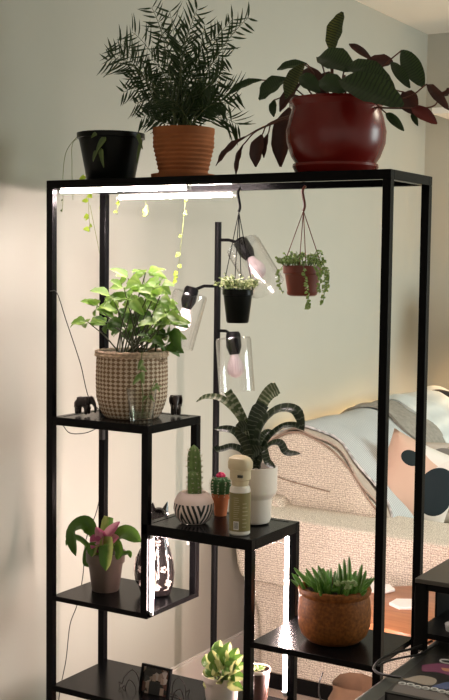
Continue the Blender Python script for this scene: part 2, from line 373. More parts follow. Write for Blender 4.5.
# --- calathea in red pot
c = V((.739, HY, H))
t = thing('potted_prayer_plant', 'big glossy red pot with dark broad leaved purple backed plant', 'potted plant', c)
pot(t, c, [(.088, .022), (.100, .040), (.111, .070), (.113, .098), (.106, .128), (.101, .142), (.100, .150), (.104, .156), (.108, .162), (.106, .168)], REDG, n=56, soil=.02)
q = MB(); q.lathe([(.080, 0), (.090, .004), (.097, .018), (.096, .024), (.088, .024), (.085, .014), (.002, .014)], c, 56, (True, False)); q.obj('saucer', REDG, t)
CAL = leaf_mat('prayer_plant_leaf', (.028, .055, .018), (.040, .075, .020), stripes=((.020, .038, .014), 5.0, .62), back=(.060, .022, .020), rough=.38, trans=.08)
CALP = leaf_mat('prayer_plant_leaf_reverse', (.055, .022, .018), (.085, .030, .022), rough=.45, trans=.12)
CALY = leaf_mat('prayer_plant_leaf_old', (.060, .075, .018), (.10, .11, .02), stripes=((.02, .03, .01), 5.0, .6), rough=.4, trans=.15)
CALR = leaf_mat('prayer_plant_leaf_red', (.15, .022, .018), (.10, .018, .016), rough=.45, trans=.15)
hub = c+V((0, 0, .15)); st = MB()
K = 2.62/F
def cleaf(u0, v0, u1, v1, w, mt=CAL, dy=0, nr=(0, -.9, .45), arch=.10, fold=.16, wav=.045, stem=None):
    y = HY+dy; p0, p1 = px(u0, v0, y), px(u1, v1, y-.01)
    q = MB(); q.leaf(p0, p1, w*K, nr, arch, 'oval', fold, 9, 6, wav); q.obj('leaf', mt, t)
    if stem is not False:
        b = hub+V((max(-.04, min(.04, (p0.x-hub.x)*.3)), max(-.03, min(.03, dy*.3)), 0)); mid = b.lerp(p0, .55)+V((0, 0, .02)) if stem is None else px(*stem, y)
        st.tube(spline([b, mid, p0], 6), .0022, 6, taper=.7)
cleaf(331, 52, 343, 12, 21, CALY, 0, (-.2, -.95, .1), .04)
cleaf(262, 80, 229, 95, 10, CAL, -.02, arch=.12)
cleaf(287, 79, 259, 100, 22, CAL, -.03, arch=.1)
cleaf(307, 64, 277, 70, 11, CAL, .03)
cleaf(304, 64, 286, 99, 19, CALY, -.06, arch=.06)
cleaf(303, 70, 326, 94, 20, CALP, -.03)
cleaf(318, 57, 354, 71, 27, CAL, -.04, (0, -.8, .6))
cleaf(346, 66, 392, 84, 22, CAL, -.05, (0, -.8, .6))
cleaf(340, 80, 403, 106, 31, CAL, -.10, (0.1, -.85, .5), .06)
cleaf(356, 72, 395, 92, 24, CAL, -.07)
cleaf(391, 62, 410, 88, 11, CAL, .0, (.3, -.9, .1))
cleaf(402, 50, 424, 87, 19, CAL, .02, (.2, -.95, .1), .05, stem=(380, 70))
cleaf(372, 60, 349, 44, 8, CALP, .02)
cleaf(366, 60, 393, 62, 17, CALP, .03, arch=-.1)
cleaf(404, 92, 415, 114, 20, CALP, .0)
cleaf(412, 108, 437, 124, 13, CALR, -.02, stem=(385, 108))
cleaf(386, 113, 404, 131, 9, CAL, -.06)
cleaf(412, 112, 418, 126, 6, CAL, .0)
cleaf(427, 84, 449, 110, 10, CALP, -.01, wav=.15, stem=(405, 98))
cleaf(440, 98, 456, 90, 8, CALP, -.01, wav=.15, stem=(425, 108))
cleaf(245, 137, 216, 166, 9, CALP, -.02, wav=.1, stem=(268, 125))
cleaf(262, 135, 256, 167, 17, CALP, -.01, stem=(272, 122))
cleaf(268, 134, 264, 158, 8, CALP, .0, stem=(276, 120))
cleaf(290, 108, 281, 167, 24, CALP, .06, stem=(292, 96))
cleaf(274, 100, 274, 117, 9, CAL, -.03)
cleaf(243, 145, 236, 176, 7, CALP, .0, wav=.1, stem=(262, 128))
cleaf(300, 84, 280, 112, 15, CALP, -.02)
cleaf(320, 80, 345, 92, 20, CAL, -.09)
cleaf(300, 76, 320, 92, 16, CAL, -.08)
cleaf(330, 72, 318, 92, 14, CALP, .04)
for e in ((300, 80), (320, 78), (345, 75), (330, 60)): st.tube([hub, px(*e, HY)], .0022, 6)
st.obj('stems', RSTEM, t)

# --- basil-like plant in woven basket
c = V((.180, HY, ZA))
t = thing('plant_in_basket', 'bright green leafy plant in a cream and tan woven basket', 'potted plant', c)
q = MB(); n = 60; rows = 30; vs = []; fs = []
def bas(z): return .068+.018*min(1, z/.05)**.6+.004*math.sin(z*16)
m_, nt, b = new_mat('woven_cord'); 
b.inputs['Roughness'].default_value = .9; b.inputs['Specular IOR Level'].default_value = .15
uvn = nt.nodes.new('ShaderNodeUVMap'); mp = nt.nodes.new('ShaderNodeMapping'); mp.inputs['Rotation'].default_value = (0, 0, PI/4); mp.inputs['Scale'].default_value = (1, 1, 1)
chk = nt.nodes.new('ShaderNodeTexChecker'); chk.inputs['Scale'].default_value = 1
chk.inputs[1].default_value = (.66, .54, .41, 1); chk.inputs[2].default_value = (.24, .15, .095, 1)
nt.links.new(uvn.outputs[0], mp.inputs[0]); nt.links.new(mp.outputs[0], chk.inputs[0]); nt.links.new(chk.outputs[0], b.inputs['Base Color'])
WOVEN = m_
n = 180; rows = 66; hgt = .158; uvs = []
for i in range(rows+1):
    z = hgt*i/rows
    for k in range(n+1):
        a = 2*PI*k/n; bump_ = .0016*math.sin(a*20+z*330)*math.sin(a*20-z*330)
        r = bas(z)+bump_
        vs.append(c+V((r*math.cos(a), r*math.sin(a), z+.002))); uvs.append((k/n*40*1.414, i/rows*hgt*95*1.414))
N1 = n+1
fs = [(i*N1+k, i*N1+k+1, (i+1)*N1+k+1, (i+1)*N1+k) for i in range(rows) for k in range(n)]
q.add(vs, fs, uvs); q.obj('basket', WOVEN, t)
q = MB()
for j, (z, rr) in enumerate(((.158, .0045), (.165, .0045))):
    pts = [c+V(((bas(z)+.001)*math.cos(a), (bas(z)+.001)*math.sin(a), z)) for a in [2*PI*k/72 for k in range(73)]]
    q.tube(pts, [rr*(1+.22*math.sin(k*1.9+j*2)) for k in range(73)], 8)
q.obj('braided_rim', mat('braided_cord', (.50, .37, .26), .9, var=.35, vscale=110), t)
q = MB(); q.lathe([(.066, 0), (.068, .006), (.001, .006)], c, 40, (True, False)); q.obj('basket_base', mat('cord_base', (.3, .2, .13), .9), t)
q = MB(); q.lathe([(.080, .140), (.070, .148), (.001, .150)], c, 30, (True, False)); q.obj('soil', SOIL, t)
for sx in (-1, 1):
    q = MB(); q.tube(spline([c+V((sx*.087, -.012, .150)), c+V((sx*.096, 0, .146)), c+V((sx*.087, .012, .150))]), .0025, 6); q.obj('handle', mat('handle_cord', (.4, .29, .2), .9), t)
BAS = leaf_mat('basil_leaf', (.11, .22, .025), (.24, .36, .08), blend=(.15, .5), trans=.35)
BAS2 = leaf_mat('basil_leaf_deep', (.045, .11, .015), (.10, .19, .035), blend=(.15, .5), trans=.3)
random.seed(5); st = MB(); f1 = MB(); f2 = MB()
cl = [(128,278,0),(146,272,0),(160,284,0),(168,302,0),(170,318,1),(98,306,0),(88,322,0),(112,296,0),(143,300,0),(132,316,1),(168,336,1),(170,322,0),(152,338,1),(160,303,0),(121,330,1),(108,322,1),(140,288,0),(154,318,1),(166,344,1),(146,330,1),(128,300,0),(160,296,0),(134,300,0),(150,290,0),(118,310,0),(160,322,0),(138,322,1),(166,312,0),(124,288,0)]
for (u, v, dk) in cl:
    y = HY+rnd(-.07, .07); p = px(u, v, y); bz = c+V((rnd(-.045, .045), rnd(-.04, .04), .145))
    st.tube(spline([bz, bz.lerp(p, .5)+V((0, 0, .008)), p], 5), .0021, 6, taper=.6)
    k0 = rnd(0, 6.28); nn = random.choice((4, 5, 5, 6))
    for k in range(nn):
        a = k0+k*2*PI/nn+rnd(-.3, .3); l = rnd(.034, .052)
        d = V((math.cos(a), math.sin(a)*.8, rnd(-.7, .15)-.25*math.sin(a))).normalized(); s0 = p+d*.006
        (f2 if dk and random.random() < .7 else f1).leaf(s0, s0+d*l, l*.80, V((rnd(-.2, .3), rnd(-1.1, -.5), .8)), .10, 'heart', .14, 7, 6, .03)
f2.leaf(px(174, 328, .07), px(181, 352, .06), .034, (.2, -1, .2), .06, 'heart'); f1.leaf(px(84, 318, HY), px(70, 328, HY-.01), .026, (0, -.6, .8), .08, 'heart')
f1.leaf(px(128, 277, .1), px(110, 269, .08), .03, (0, -.6, .8), .08, 'heart'); f1.leaf(px(150, 276, .1), px(166, 270, .08), .03, (0, -.6, .8), .08, 'heart')
st.obj('stems', DSTEM, t); f1.obj('foliage', BAS, t); f2.obj('foliage', BAS2, t)

# --- tumbler with cutting
c = V((.262, .045, ZA))
t = thing('glass_tumbler', 'clear water glass with rooting plant cutting before the basket', 'glass', c)
q = MB(); q.lathe([(.001, 0), (.027, 0), (.029, .010), (.038, .084), (.0365, .084), (.0275, .012), (.001, .010)], c, 36, (False, False)); q.obj('glass', GLASS2, t)
q = MB(); q.lathe([(.001, .0105), (.0268, .0125), (.0295, .030), (.001, .030)], c, 30, (False, False)); q.obj('water', thin_glass('water', (.8, .85, .8), .7), t)
CUT = leaf_mat('cutting_leaf', (.20, .32, .10), (.42, .50, .25), trans=.3)
q = MB(); q.tube(spline([c+V((.002, 0, .015)), px(143, 398, .045), px(141, 375, .045), px(142, 352, .05)]), .0011, 5)
q.tube(spline([c+V((.002, 0, .02)), px(150, 392, .05), px(156, 378, .06)]), .0008, 5); q.obj('cutting_stem', STEM, t)
q = MB(); random.seed(9)
for (u0, v0, u1, v1, w) in ((142, 375, 133, 385, .018), (142, 372, 144, 384, .018), (141, 366, 147, 372, .014), (143, 360, 138, 371, .014), (152, 390, 162, 386, .012), (156, 383, 160, 392, .010), (147, 396, 142, 402, .010), (150, 395, 155, 402, .009)):
    q.leaf(px(u0, v0, .045), px(u1, v1, .035), w, (.2, -.9, .4), .1, 'heart')
q.obj('foliage', CUT, t)

# --- elephants
def elephant(c, s, rot, label):
    t = thing('elephant_figurine', label, 'figurine', c, None)
    R = Matrix.Rotation(rot, 4, 'Z'); c = V(c)
    bm = bmesh.new(); me = bpy.data.meshes.new('body')
    vs = [(0, 0, .034), (-.016, 0, .036), (.014, 0, .040), (.024, 0, .044), (.033, 0, .034), (.037, 0, .020), (.036, 0, .008),
          (-.016, -.007, .018), (-.016, -.007, .003), (-.016, .007, .018), (-.016, .007, .003), (.012, -.007, .018), (.012, -.007, .003), (.012, .007, .018), (.012, .007, .003), (-.025, 0, .034), (-.028, 0, .020)]
    es = [(0, 1), (0, 2), (2, 3), (3, 4), (4, 5), (5, 6), (1, 7), (7, 8), (1, 9), (9, 10), (2, 11), (11, 12), (2, 13), (13, 14), (1, 15), (15, 16)]
    rr = [.0155, .0135, .013, .0115, .006, .004, .003, .007, .0065, .007, .0065, .0065, .006, .0065, .006, .003, .0015]
    me.from_pydata([tuple(c+(R @ V(v))*s) for v in vs], es, []); me.materials.append(FIG)
    o = bpy.data.objects.new('body', me); COL.objects.link(o); o.parent = t; o.matrix_parent_inverse = Matrix.Translation(-V(t.location))
    md = o.modifiers.new('skin', 'SKIN'); md.use_smooth_shade = True
    for i, r in enumerate(rr): me.skin_vertices[0].data[i].radius = (r*s*.92, r*s*.92)
    me.skin_vertices[0].data[0].use_root = True
    sb = o.modifiers.new('sub', 'SUBSURF'); sb.levels = 2; sb.render_levels = 2
    for sy in (-1, 1):
        q = MB(); q.ball(c+(R @ V((.017, sy*.0125, .041)))*s, .010*s, 12, (.85, .28, 1.15), R.to_3x3() @ Matrix.Rotation(sy*.35, 3, 'Z')); q.obj('ear', FIG, t)
    for sy in (-1, 1):
        q = MB(); q.tube([c+(R @ V((.031, sy*.005, .030)))*s, c+(R @ V((.040, sy*.006, .022)))*s], .0012*s, 6, taper=.4); q.obj('tusk', mat('tusk', (.2, .17, .14), .4), t)
elephant((.068, .065, ZA), .95, .15, 'small dark elephant figurine at the left end, standing side on')
elephant((.264, .195, ZA), 1.05, -1.0, 'small dark elephant figurine right of the basket, facing forward')

# --- pink centred bromeliad in taupe pot
c = V((.100, HY, ZC))
t = thing('potted_bromeliad', 'glossy green bromeliad with pink centre in a taupe pot', 'potted plant', c)
pot(t, c, [(.034, 0), (.036, .004), (.045, .074), (.050, .075), (.0515, .102)], TAUPE, soil=.010)
NEO = leaf_mat('neoregelia_leaf', (.05, .12, .016), (.085, .19, .025), trans=.2, rough=.28)
NEOY = leaf_mat('neoregelia_leaf_pale', (.08, .19, .025), (.34, .40, .12), trans=.3, rough=.3)
PINK = leaf_mat('neoregelia_bract', (.55, .14, .27), (.70, .34, .44), trans=.35, rough=.35)
KK = 2.98/F
AEC_ = [None, None]
def sl(par, pts, w, mt, y0=HY, y1=None, nr=(0, -.8, .6), prof='strap', fold=.18, name='leaf', K_=KK, wav=0):
    if mt in (AEC_[0], AEC_[1]): K_ = K_*.80
    y1 = y0-.03 if y1 is None else y1; n_ = len(pts)
    P = spline([px(u, v, y0+(y1-y0)*i/(n_-1)) for i, (u, v) in enumerate(pts)], 5)
    q = MB(); q.strap(P, w*K_, nr, prof, fold, 6, wav); q.obj(name, mt, par)
sl(t, [(101, 560), (95, 533), (84, 524), (73, 532), (76, 556)], 17, NEO, HY, .06, (-.3, -.8, .5))
sl(t, [(104, 560), (112, 545), (125, 533), (141, 542)], 16, NEO, HY, .08, (.2, -.8, .6))
sl(t, [(104, 560), (105, 540), (110, 517)], 15, NEOY, HY+.02, HY+.05, (0, -1, .2), 'blunt')
sl(t, [(104, 556), (108, 543), (106, 571)], 17, NEOY, .08, .045, (0, -1, .3))
sl(t, [(101, 556), (96, 545), (92, 557)], 15, NEOY, .09, .06, (-.2, -1, .3))
sl(t, [(107, 556), (116, 543), (120, 552), (117, 560)], 9, NEO, .09, .06)
sl(t, [(101, 560), (88, 548), (85, 562), (90, 567)], 5, NEO, HY, .09)
sl(t, [(108, 562), (118, 556), (129, 553), (131, 558)], 5, NEO, HY, .09)
sl(t, [(101, 560), (82, 540), (70, 538), (66, 546)], 6, NEO, HY+.03, HY+.04)
for pts, w, y1 in (([(104, 548), (109, 536), (120, 522)], 14, .085), ([(104, 548), (103, 538), (96, 527)], 14, .085), ([(103, 548), (97, 541), (90, 542)], 14, .06), ([(104, 548), (104, 540), (103, 533)], 15, .05), ([(104, 548), (112, 541), (119, 537)], 13, .07), ([(103, 550), (98, 546), (92, 549)], 13, .05)):
    sl(t, pts, w, PINK, HY-.01, y1, (0, -.9, .4), 'oval', .2, 'bract')
for a in (2.6, 3.6): pass

# --- cat statue, black with silver floral relief
c = V((.232, .155, ZC))
t = thing('cat_statue', 'tall black cat statue with silver floral relief, partly behind a post', 'statue', c)
CATB = mat('black_glaze', (.012, .010, .010), .15, spec=.6)
SILV = mat('silver_relief', (.42, .36, .33), .3, .3)
q = MB(); prof = [(.020, 0), (.036, .004), (.044, .03), (.046, .06), (.043, .09), (.034, .125), (.026, .155), (.021, .18), (.018, .195), (.001, .205)]
q.lathe(prof, c, 32, (True, False), lambda a, z: 1+.12*math.cos(2*a)); q.obj('body', CATB, t)
hc = c+V((.018, -.012, .208)); R = Matrix.Rotation(-.5, 3, 'Z')
q = MB(); q.ball(hc, .026, 20, (1.15, .9, .85), R); q.ball(hc+R @ V((.024, 0, -.006)), .012, 12, (1.1, .85, .75), R); q.ball(hc+V((-.008, .005, -.018)), .024, 12, (1, 1, 1)); q.obj('head', CATB, t)
for sy in (-1, 1):
    b0 = hc+R @ V((-.002+.006*sy, sy*.014, .012)); q = MB(); q.tube([b0, b0+V((.002, sy*.004, .012)), b0+V((.004, sy*.006, .024))], [.010, .006, .0008], 8); q.obj('ear', CATB, t)
q = MB(); q.tube(spline([c+V((-.035, .01, .01)), c+V((-.052, -.005, .03)), c+V((-.056, -.005, .07)), c+V((-.047, 0, .105)), c+V((-.036, 0, .12))]), .006, 8, taper=.7); q.obj('tail', CATB, t)
q = MB(); random.seed(21)
for (az, z, L, kind) in ((-.9, .03, 5, 0), (-1.3, .055, 5, 0), (-.5, .075, 5, 0), (-.9, .105, 5, 0), (-1.5, .09, 4, 0), (-.3, .04, 4, 0), (-.8, .14, 4, 0), (-1.9, .035, 5, 0), (-.1, .10, 4, 0), (-1.2, .165, 4, 0), (-2.2, .07, 4, 0)):
    r = .0455-.00012*max(0, (z-.06)*1000)**1.02*.9
    r = max(.02, .047-max(0, z-.05)*.21)
    p = c+V((math.cos(az)*r*(1+.12*math.cos(2*az)), math.sin(az)*r*(1+.12*math.cos(2*az)), z)); n_ = V((math.cos(az), math.sin(az), .1)).normalized(); u = n_.cross(V((0, 0, 1))).normalized(); w = u.cross(n_)
    for k in range(L):
        a = k*2*PI/L+az; d = u*math.cos(a)+w*math.sin(a); q.ball(p+d*.006, .0048, 8, (1, 1, .9))
    a0 = rnd(0, 6); q.tube(spline([p, p+(u*math.cos(a0)+w*math.sin(a0))*.014, p+(u*math.cos(a0+.7)+w*math.sin(a0+.7))*.022]), .0019, 6, taper=.5)
q.tube(spline([c+V((.022, -.044, .02)), c+V((.03, -.040, .06)), c+V((.018, -.040, .09)), c+V((.024, -.026, .13))]), .0022, 6)
q.tube(spline([c+V((-.049, -.010, .03)), c+V((-.057, -.012, .06)), c+V((-.052, -.010, .095))]), .0020, 6)
q.obj('silver_relief', SILV, t)

# --- zebra pot and column cactus
c = V((.393, .082, ZB))
t = thing('cactus_in_zebra_pot', 'tall green cactus in round pinkish white bowl with black chevron stripes', 'potted plant', c)
mz, nt, b = new_mat('zebra_ceramic'); b.inputs['Roughness'].default_value = .5
tc = nt.nodes.new('ShaderNodeTexCoord'); sp = nt.nodes.new('ShaderNodeSeparateXYZ')
uvn = nt.nodes.new('ShaderNodeUVMap'); nt.links.new(uvn.outputs[0], sp.inputs[0])
def mth(op, a, bv=None, cv=None):
    n_ = nt.nodes.new('ShaderNodeMath'); n_.operation = op
    for i, x in enumerate((a, bv, cv)):
        if x is None: continue
        if isinstance(x, (int, float)): n_.inputs[i].default_value = x
        else: nt.links.new(x, n_.inputs[i])
    return n_.outputs[0]
pp = mth('PINGPONG', sp.outputs['X'], .5)                 # chevrons round the belly
s_ = mth('FRACT', mth('ADD', mth('MULTIPLY', sp.outputs['Y'], 2.2), mth('MULTIPLY', pp, -8.0)))
stripe = mth('GREATER_THAN', s_, .5)
zone = mth('MULTIPLY', mth('LESS_THAN', sp.outputs['Y'], .66), mth('GREATER_THAN', sp.outputs['Y'], .04))
fac = mth('MULTIPLY', stripe, zone)
mx = nt.nodes.new('ShaderNodeMixRGB'); nt.links.new(fac, mx.inputs[0]); mx.inputs[1].default_value = (.86, .70, .63, 1); mx.inputs[2].default_value = (.02, .018, .018, 1)
nt.links.new(mx.outputs[0], b.inputs['Base Color'])
n = 72; prof = [(.028, 0), (.036, .005), (.045, .018), (.0495, .036), (.048, .052), (.042, .066), (.034, .074), (.031, .076), (.029, .073), (.028, .060)]
vs = []; uvs = []
for i, (r, z) in enumerate(prof):
    for k in range(n+1):
        a = 2*PI*k/n; vs.append(c+V((r*math.cos(a), r*math.sin(a), z))); uvs.append((k/n*3.0+.30, z/.076 if i < 8 else 1))
N1 = n+1; q = MB(); q.add(vs, [(i*N1+k, i*N1+k+1, (i+1)*N1+k+1, (i+1)*N1+k) for i in range(len(prof)-1) for k in range(n)], uvs)
q.add([c+V((.028*math.cos(2*PI*k/24), .028*math.sin(2*PI*k/24), .001)) for k in range(24)], [tuple(reversed(range(24)))], [(.5, 0)]*24)
q.obj('pot', mz, t)
q = MB(); q.lathe([(.0285, .064), (.001, .066)], c, 24, (True, False)); q.obj('soil', SOIL, t)
CACT = mat('cactus_green', (.15, .24, .07), .6, var=.25, vscale=70)
SPINE = mat('cactus_spine', (.55, .50, .36), .6)
def cactus(par, base, r, h, ribs, mt, lean=(0, 0), spines=True, name='cactus_column', sn=9):
    base = V(base); n = ribs*6; vs = []; rows = 14
    for i in range(rows+1):
        f = i/rows; rr = r*(.88+.12*math.sin(f*3))*(1 if f < .72 else max(.05, math.sqrt(max(0, 1-((f-.72)/.28)**2))))
        for k in range(n):
            a = 2*PI*k/n; q_ = rr*(1+.13*math.cos(a*ribs)); vs.append(base+V((q_*math.cos(a)+lean[0]*f, q_*math.sin(a)+lean[1]*f, h*f)))
    q = MB(); q.add(vs, [(i*n+k, i*n+(k+1) % n, (i+1)*n+(k+1) % n, (i+1)*n+k) for i in range(rows) for k in range(n)]+[tuple(range(rows*n, rows*n+n))]); o = q.obj(name, mt, par)
    if spines:
        q = MB()
        for k in range(ribs):
            a = 2*PI*k/ribs
            for j in range(sn):
                f = (j+.5)/sn*.95; rr = r*(.88+.12*math.sin(f*3))*(1 if f < .72 else math.sqrt(max(0.01, 1-((f-.72)/.28)**2)))*1.13; p = base+V((rr*math.cos(a)+lean[0]*f, rr*math.sin(a)+lean[1]*f, h*f))
                for e in range(3):
                    d = V((math.cos(a+rnd(-.9, .9)), math.sin(a+rnd(-.9, .9)), rnd(-.4, .8))).normalized(); q.tube([p, p+d*.005], .0006, 3)
        q.obj('spines', SPINE, par)
random.seed(3)
cactus(t, c+V((.002, .004, .062)), .0155, .128, 7, CACT, (-.006, 0)); cactus(t, c+V((.006, -.013, .062)), .0125, .070, 6, CACT, (-.002, 0), sn=6)

# --- small moon cactus
c = V((.405, .188, ZB))
t = thing('grafted_cactus', 'small round cactus with hot pink top in a tiny terracotta pot', 'potted plant', c)
pot(t, c, [(.015, 0), (.020, .042), (.0225, .043), (.0232, .056)], TERRAS, n=28, soil=.006)
cactus(t, c+V((0, 0, .048)), .0225, .052, 10, mat('cactus_dark_green', (.035, .11, .03), .6, var=.2, vscale=60), sn=7)
q = MB(); random.seed(8)
for k in range(9):
    a = k*.7; q.ball(c+V((math.cos(a)*.010*rnd(.3, 1.1), math.sin(a)*.010*rnd(.3, 1.1), .101+rnd(-.002, .005))), .0055, 8, (1, 1, .9))
q.obj('pink_crown', mat('pink_crown', (.72, .03, .13), .5), t)

# --- spray bottle (mist can)
c = V((.547, .040, ZB))
t = thing('mist_bottle', 'cream and olive spray bottle with a barcode, nearest the shelf edge', 'bottle', c)
q = MB(); q.lathe([(.022, 0), (.0245, .003), (.0245, .104), (.0225, .112), (.019, .115), (.001, .115)], c, 36, (True, False)); q.obj('bottle_body', mat('bottle_white', (.82, .77, .68), .35), t)
OLV = mat('olive_label', (.24, .20, .075), .45)
def wrap(r, z0, z1, a0, a1, mt, name, par, n=14):
    vs = [c+V((r*math.cos(a0+(a1-a0)*k/n), r*math.sin(a0+(a1-a0)*k/n), z)) for z in (z0, z1) for k in range(n+1)]
    q = MB(); q.add(vs, [(k, k+1, n+2+k, n+1+k) for k in range(n)]); o = q.obj(name, mt, par); return o
lb = wrap(.02475, .010, .100, -PI, PI*.999, OLV, 'label', t, 40)
CR = mat('label_cream', (.42, .37, .22), .5); DK = mat('label_ink', (.05, .045, .03), .5)
def wquad(q, r, z0, z1, a0, a1):
    n = 3; q.add([c+V((r*math.cos(a0+(a1-a0)*k/n), r*math.sin(a0+(a1-a0)*k/n), z)) for z in (z0, z1) for k in range(n+1)], [(k, k+1, n+2+k, n+1+k) for k in range(n)])
A0 = -1.05   # direction towards the room
q = MB(); wquad(q, .02495, .014, .034, A0-.62, A0-.08); q.obj('barcode_panel', mat('label_white', (.8, .78, .72), .5), lb)
q = MB(); random.seed(4); a = A0-.57
while a < A0-.14:
    w = random.choice((.012, .02, .03)); wquad(q, .0251, .017, .032, a, a+w); a += w+random.choice((.014, .022))
q.obj('barcode', DK, lb)
q = MB()
for j in range(11): wquad(q, .0250, .040+j*.0048, .0414+j*.0048, A0-.62, A0-.62+rnd(.35, .62))
for j in range(7): wquad(q, .0250, .020+j*.009, .0222+j*.009, A0+.25, A0+.25+rnd(.35, .6))
q.obj('label_text', CR, lb)
CAP = mat('cap_beige', (.68, .57, .37), .45)
q = MB(); q.lathe([(.018, .113), (.0195, .116), (.0195, .127), (.001, .127)], c, 32, (True, False)); q.obj('collar', CAP, t)
q = MB(); q.lathe([(.021, .127), (.0245, .130), (.0245, .153), (.022, .156), (.001, .156)], c, 32, (True, False)); q.obj('trigger_ring', CAP, t)
q = MB()
vs = []
for z, sx, sy, ox in ((.152, .026, .022, 0), (.156, .028, .0245, 0), (.170, .028, .0245, 0), (.179, .024, .021, -.002), (.184, .014, .013, -.004)):
    for k in range(24):
        a = 2*PI*k/24; ca, sa = math.cos(a), math.sin(a); e = .75
        vs.append(c+V((math.copysign(abs(ca)**e, ca)*sx+ox, math.copysign(abs(sa)**e, sa)*sy, z)))
q.add(vs, [(i*24+k, i*24+(k+1) % 24, (i+1)*24+(k+1) % 24, (i+1)*24+k) for i in range(4) for k in range(24)]+[tuple(range(96, 120)), tuple(reversed(range(24)))]); q.obj('spray_head', CAP, t)
q = MB(); q.box(c+V((.008, -.0270, .137)), c+V((.020, -.0215, .143))); q.obj('nozzle_slot', DK, t)

# --- striped bromeliad in two-step white pot
c = V((.516, .165, ZB))
t = thing('potted_striped_bromeliad', 'dark striped arching bromeliad in a stepped white pot', 'potted plant', c)
pot(t, c, [(.030, 0), (.036, .003), (.040, .012), (.0415, .060), (.043, .064), (.051, .072), (.054, .082), (.0545, .140)], WHITEC, n=48, soil=.016)
AEC = leaf_mat('striped_leaf', (.014, .026, .013), (.022, .036, .016), stripes=((.10, .12, .08), 4.2, .84), rough=.35, trans=.06)
AEL = leaf_mat('striped_leaf_pale', (.055, .085, .035), (.09, .12, .05), stripes=((.26, .28, .18), 4.2, .62), rough=.4, trans=.1)
YC = .165; AEC_ = [AEC, AEL]
sl(t, [(256, 468), (252, 430), (262, 405), (270, 393), (278, 388)], 19, AEL, YC, YC+.03, (0, -1, .15), 'blunt', .1)
sl(t, [(255, 468), (250, 436), (240, 412), (228, 391)], 13, AEL, YC, YC, (.1, -1, .2), 'blunt', .12)
sl(t, [(254, 468), (244, 424), (225, 401), (208, 397), (196, 402)], 9, AEL, YC, YC-.02, (-.3, -.7, .7))
sl(t, [(257, 468), (259, 432), (276, 411), (296, 411), (304, 431)], 13, AEC, YC-.01, YC-.04, (0, -.75, .7))
sl(t, [(258, 468), (266, 442), (280, 428), (294, 425), (304, 430)], 8, AEC, YC, YC+.05, (0, -.8, .6))
sl(t, [(258, 468), (268, 447), (280, 443), (287, 453), (301, 454)], 9, AEC, YC-.01, YC-.06, (0, -.75, .7))
sl(t, [(254, 468), (246, 446), (234, 431), (214, 429)], 10, AEC, YC-.01, YC-.06, (0, -.8, .6))
sl(t, [(254, 468), (244, 452), (232, 447), (219, 450), (213, 447)], 9, AEC, YC-.01, YC-.07, (0, -.8, .6))
sl(t, [(256, 468), (254, 440), (256, 420), (264, 404)], 22, AEC, YC-.01, YC+.01, (0, -1, .1), 'blunt', .15)
sl(t, [(254, 468), (247, 445), (240, 430), (247, 424)], 14, AEC, YC-.02, YC-.06, (0, -1, .1), 'blunt', .15)
sl(t, [(258, 468), (264, 450), (268, 462), (275, 468)], 9, AEC, YC-.02, YC-.05)
sl(t, [(256, 468), (262, 440), (272, 430)], 12, AEC, YC+.02, YC+.05)
sl(t, [(255, 468), (250, 455), (262, 448)], 16, AEC, YC-.02, YC-.03, (0, -1, .1))

# --- brown stoneware bowl with finger succulent
c = V((.757, HY, ZD))
t = thing('succulent_in_bowl', 'finger leaved green succulent in a speckled brown stoneware bowl', 'potted plant', c)
pot(t, c, [(.052, 0), (.062, .004), (.076, .018), (.083, .038), (.0845, .065), (.0825, .095), (.079, .108), (.0835, .114), (.085, .120), (.083, .126), (.079, .127)], BROWNG, n=56, soil=.012)
SUC = mat('succulent_leaf', (.10, .24, .035), .4, var=.3, vscale=40, sub=.1)
SUC2 = mat('succulent_leaf_pale', (.30, .42, .18), .4, var=.2, vscale=60)
random.seed(14); q = MB(); q2 = MB()
def finger(q, b, d, L, r):
    b, d = V(b), V(d).normalized(); up = V((0, 0, 1)); P = [b+d*L*i/6+up*(.12*L*(i/6)**2) for i in range(7)]
    q.tube(P, [r*.7, r*.95, r*1.05, r*1.05, r, r*.8, r*.25], 8)
for i in range(95):
    a = rnd(0, 2*PI); rr = .070*math.sqrt(random.random()); b = c+V((math.cos(a)*rr, math.sin(a)*rr, .114))
    lean = rr/.07
    finger(q, b, (math.cos(a)*lean*.9+rnd(-.3, .3), math.sin(a)*lean*.9+rnd(-.3, .3), rnd(.5, 1.1)), rnd(.026, .046), rnd(.0032, .0046))
for (u0, v0, u1, v1) in ((315, 588, 294, 571), (322, 588, 300, 577), (318, 588, 306, 571), (325, 588, 312, 570), (328, 586, 318, 568), (345, 588, 344, 562), (350, 588, 349, 560), (341, 588, 339, 566), (357, 588, 362, 567), (360, 590, 366, 573), (325, 590, 340, 592), (330, 582, 322, 570)):
    y0 = HY-.035; p0 = px(u0, v0, y0); p1 = px(u1, v1, y0); finger(q, p0, p1-p0, (p1-p0).length, .005)
for i in range(14):
    b = px(rnd(338, 362), rnd(583, 589), .055); finger(q2, b, (rnd(-1, 1), -.5, .6), .012, .0032)
q.obj('foliage', SUC, t); q2.obj('pale_sprouts', SUC2, t)

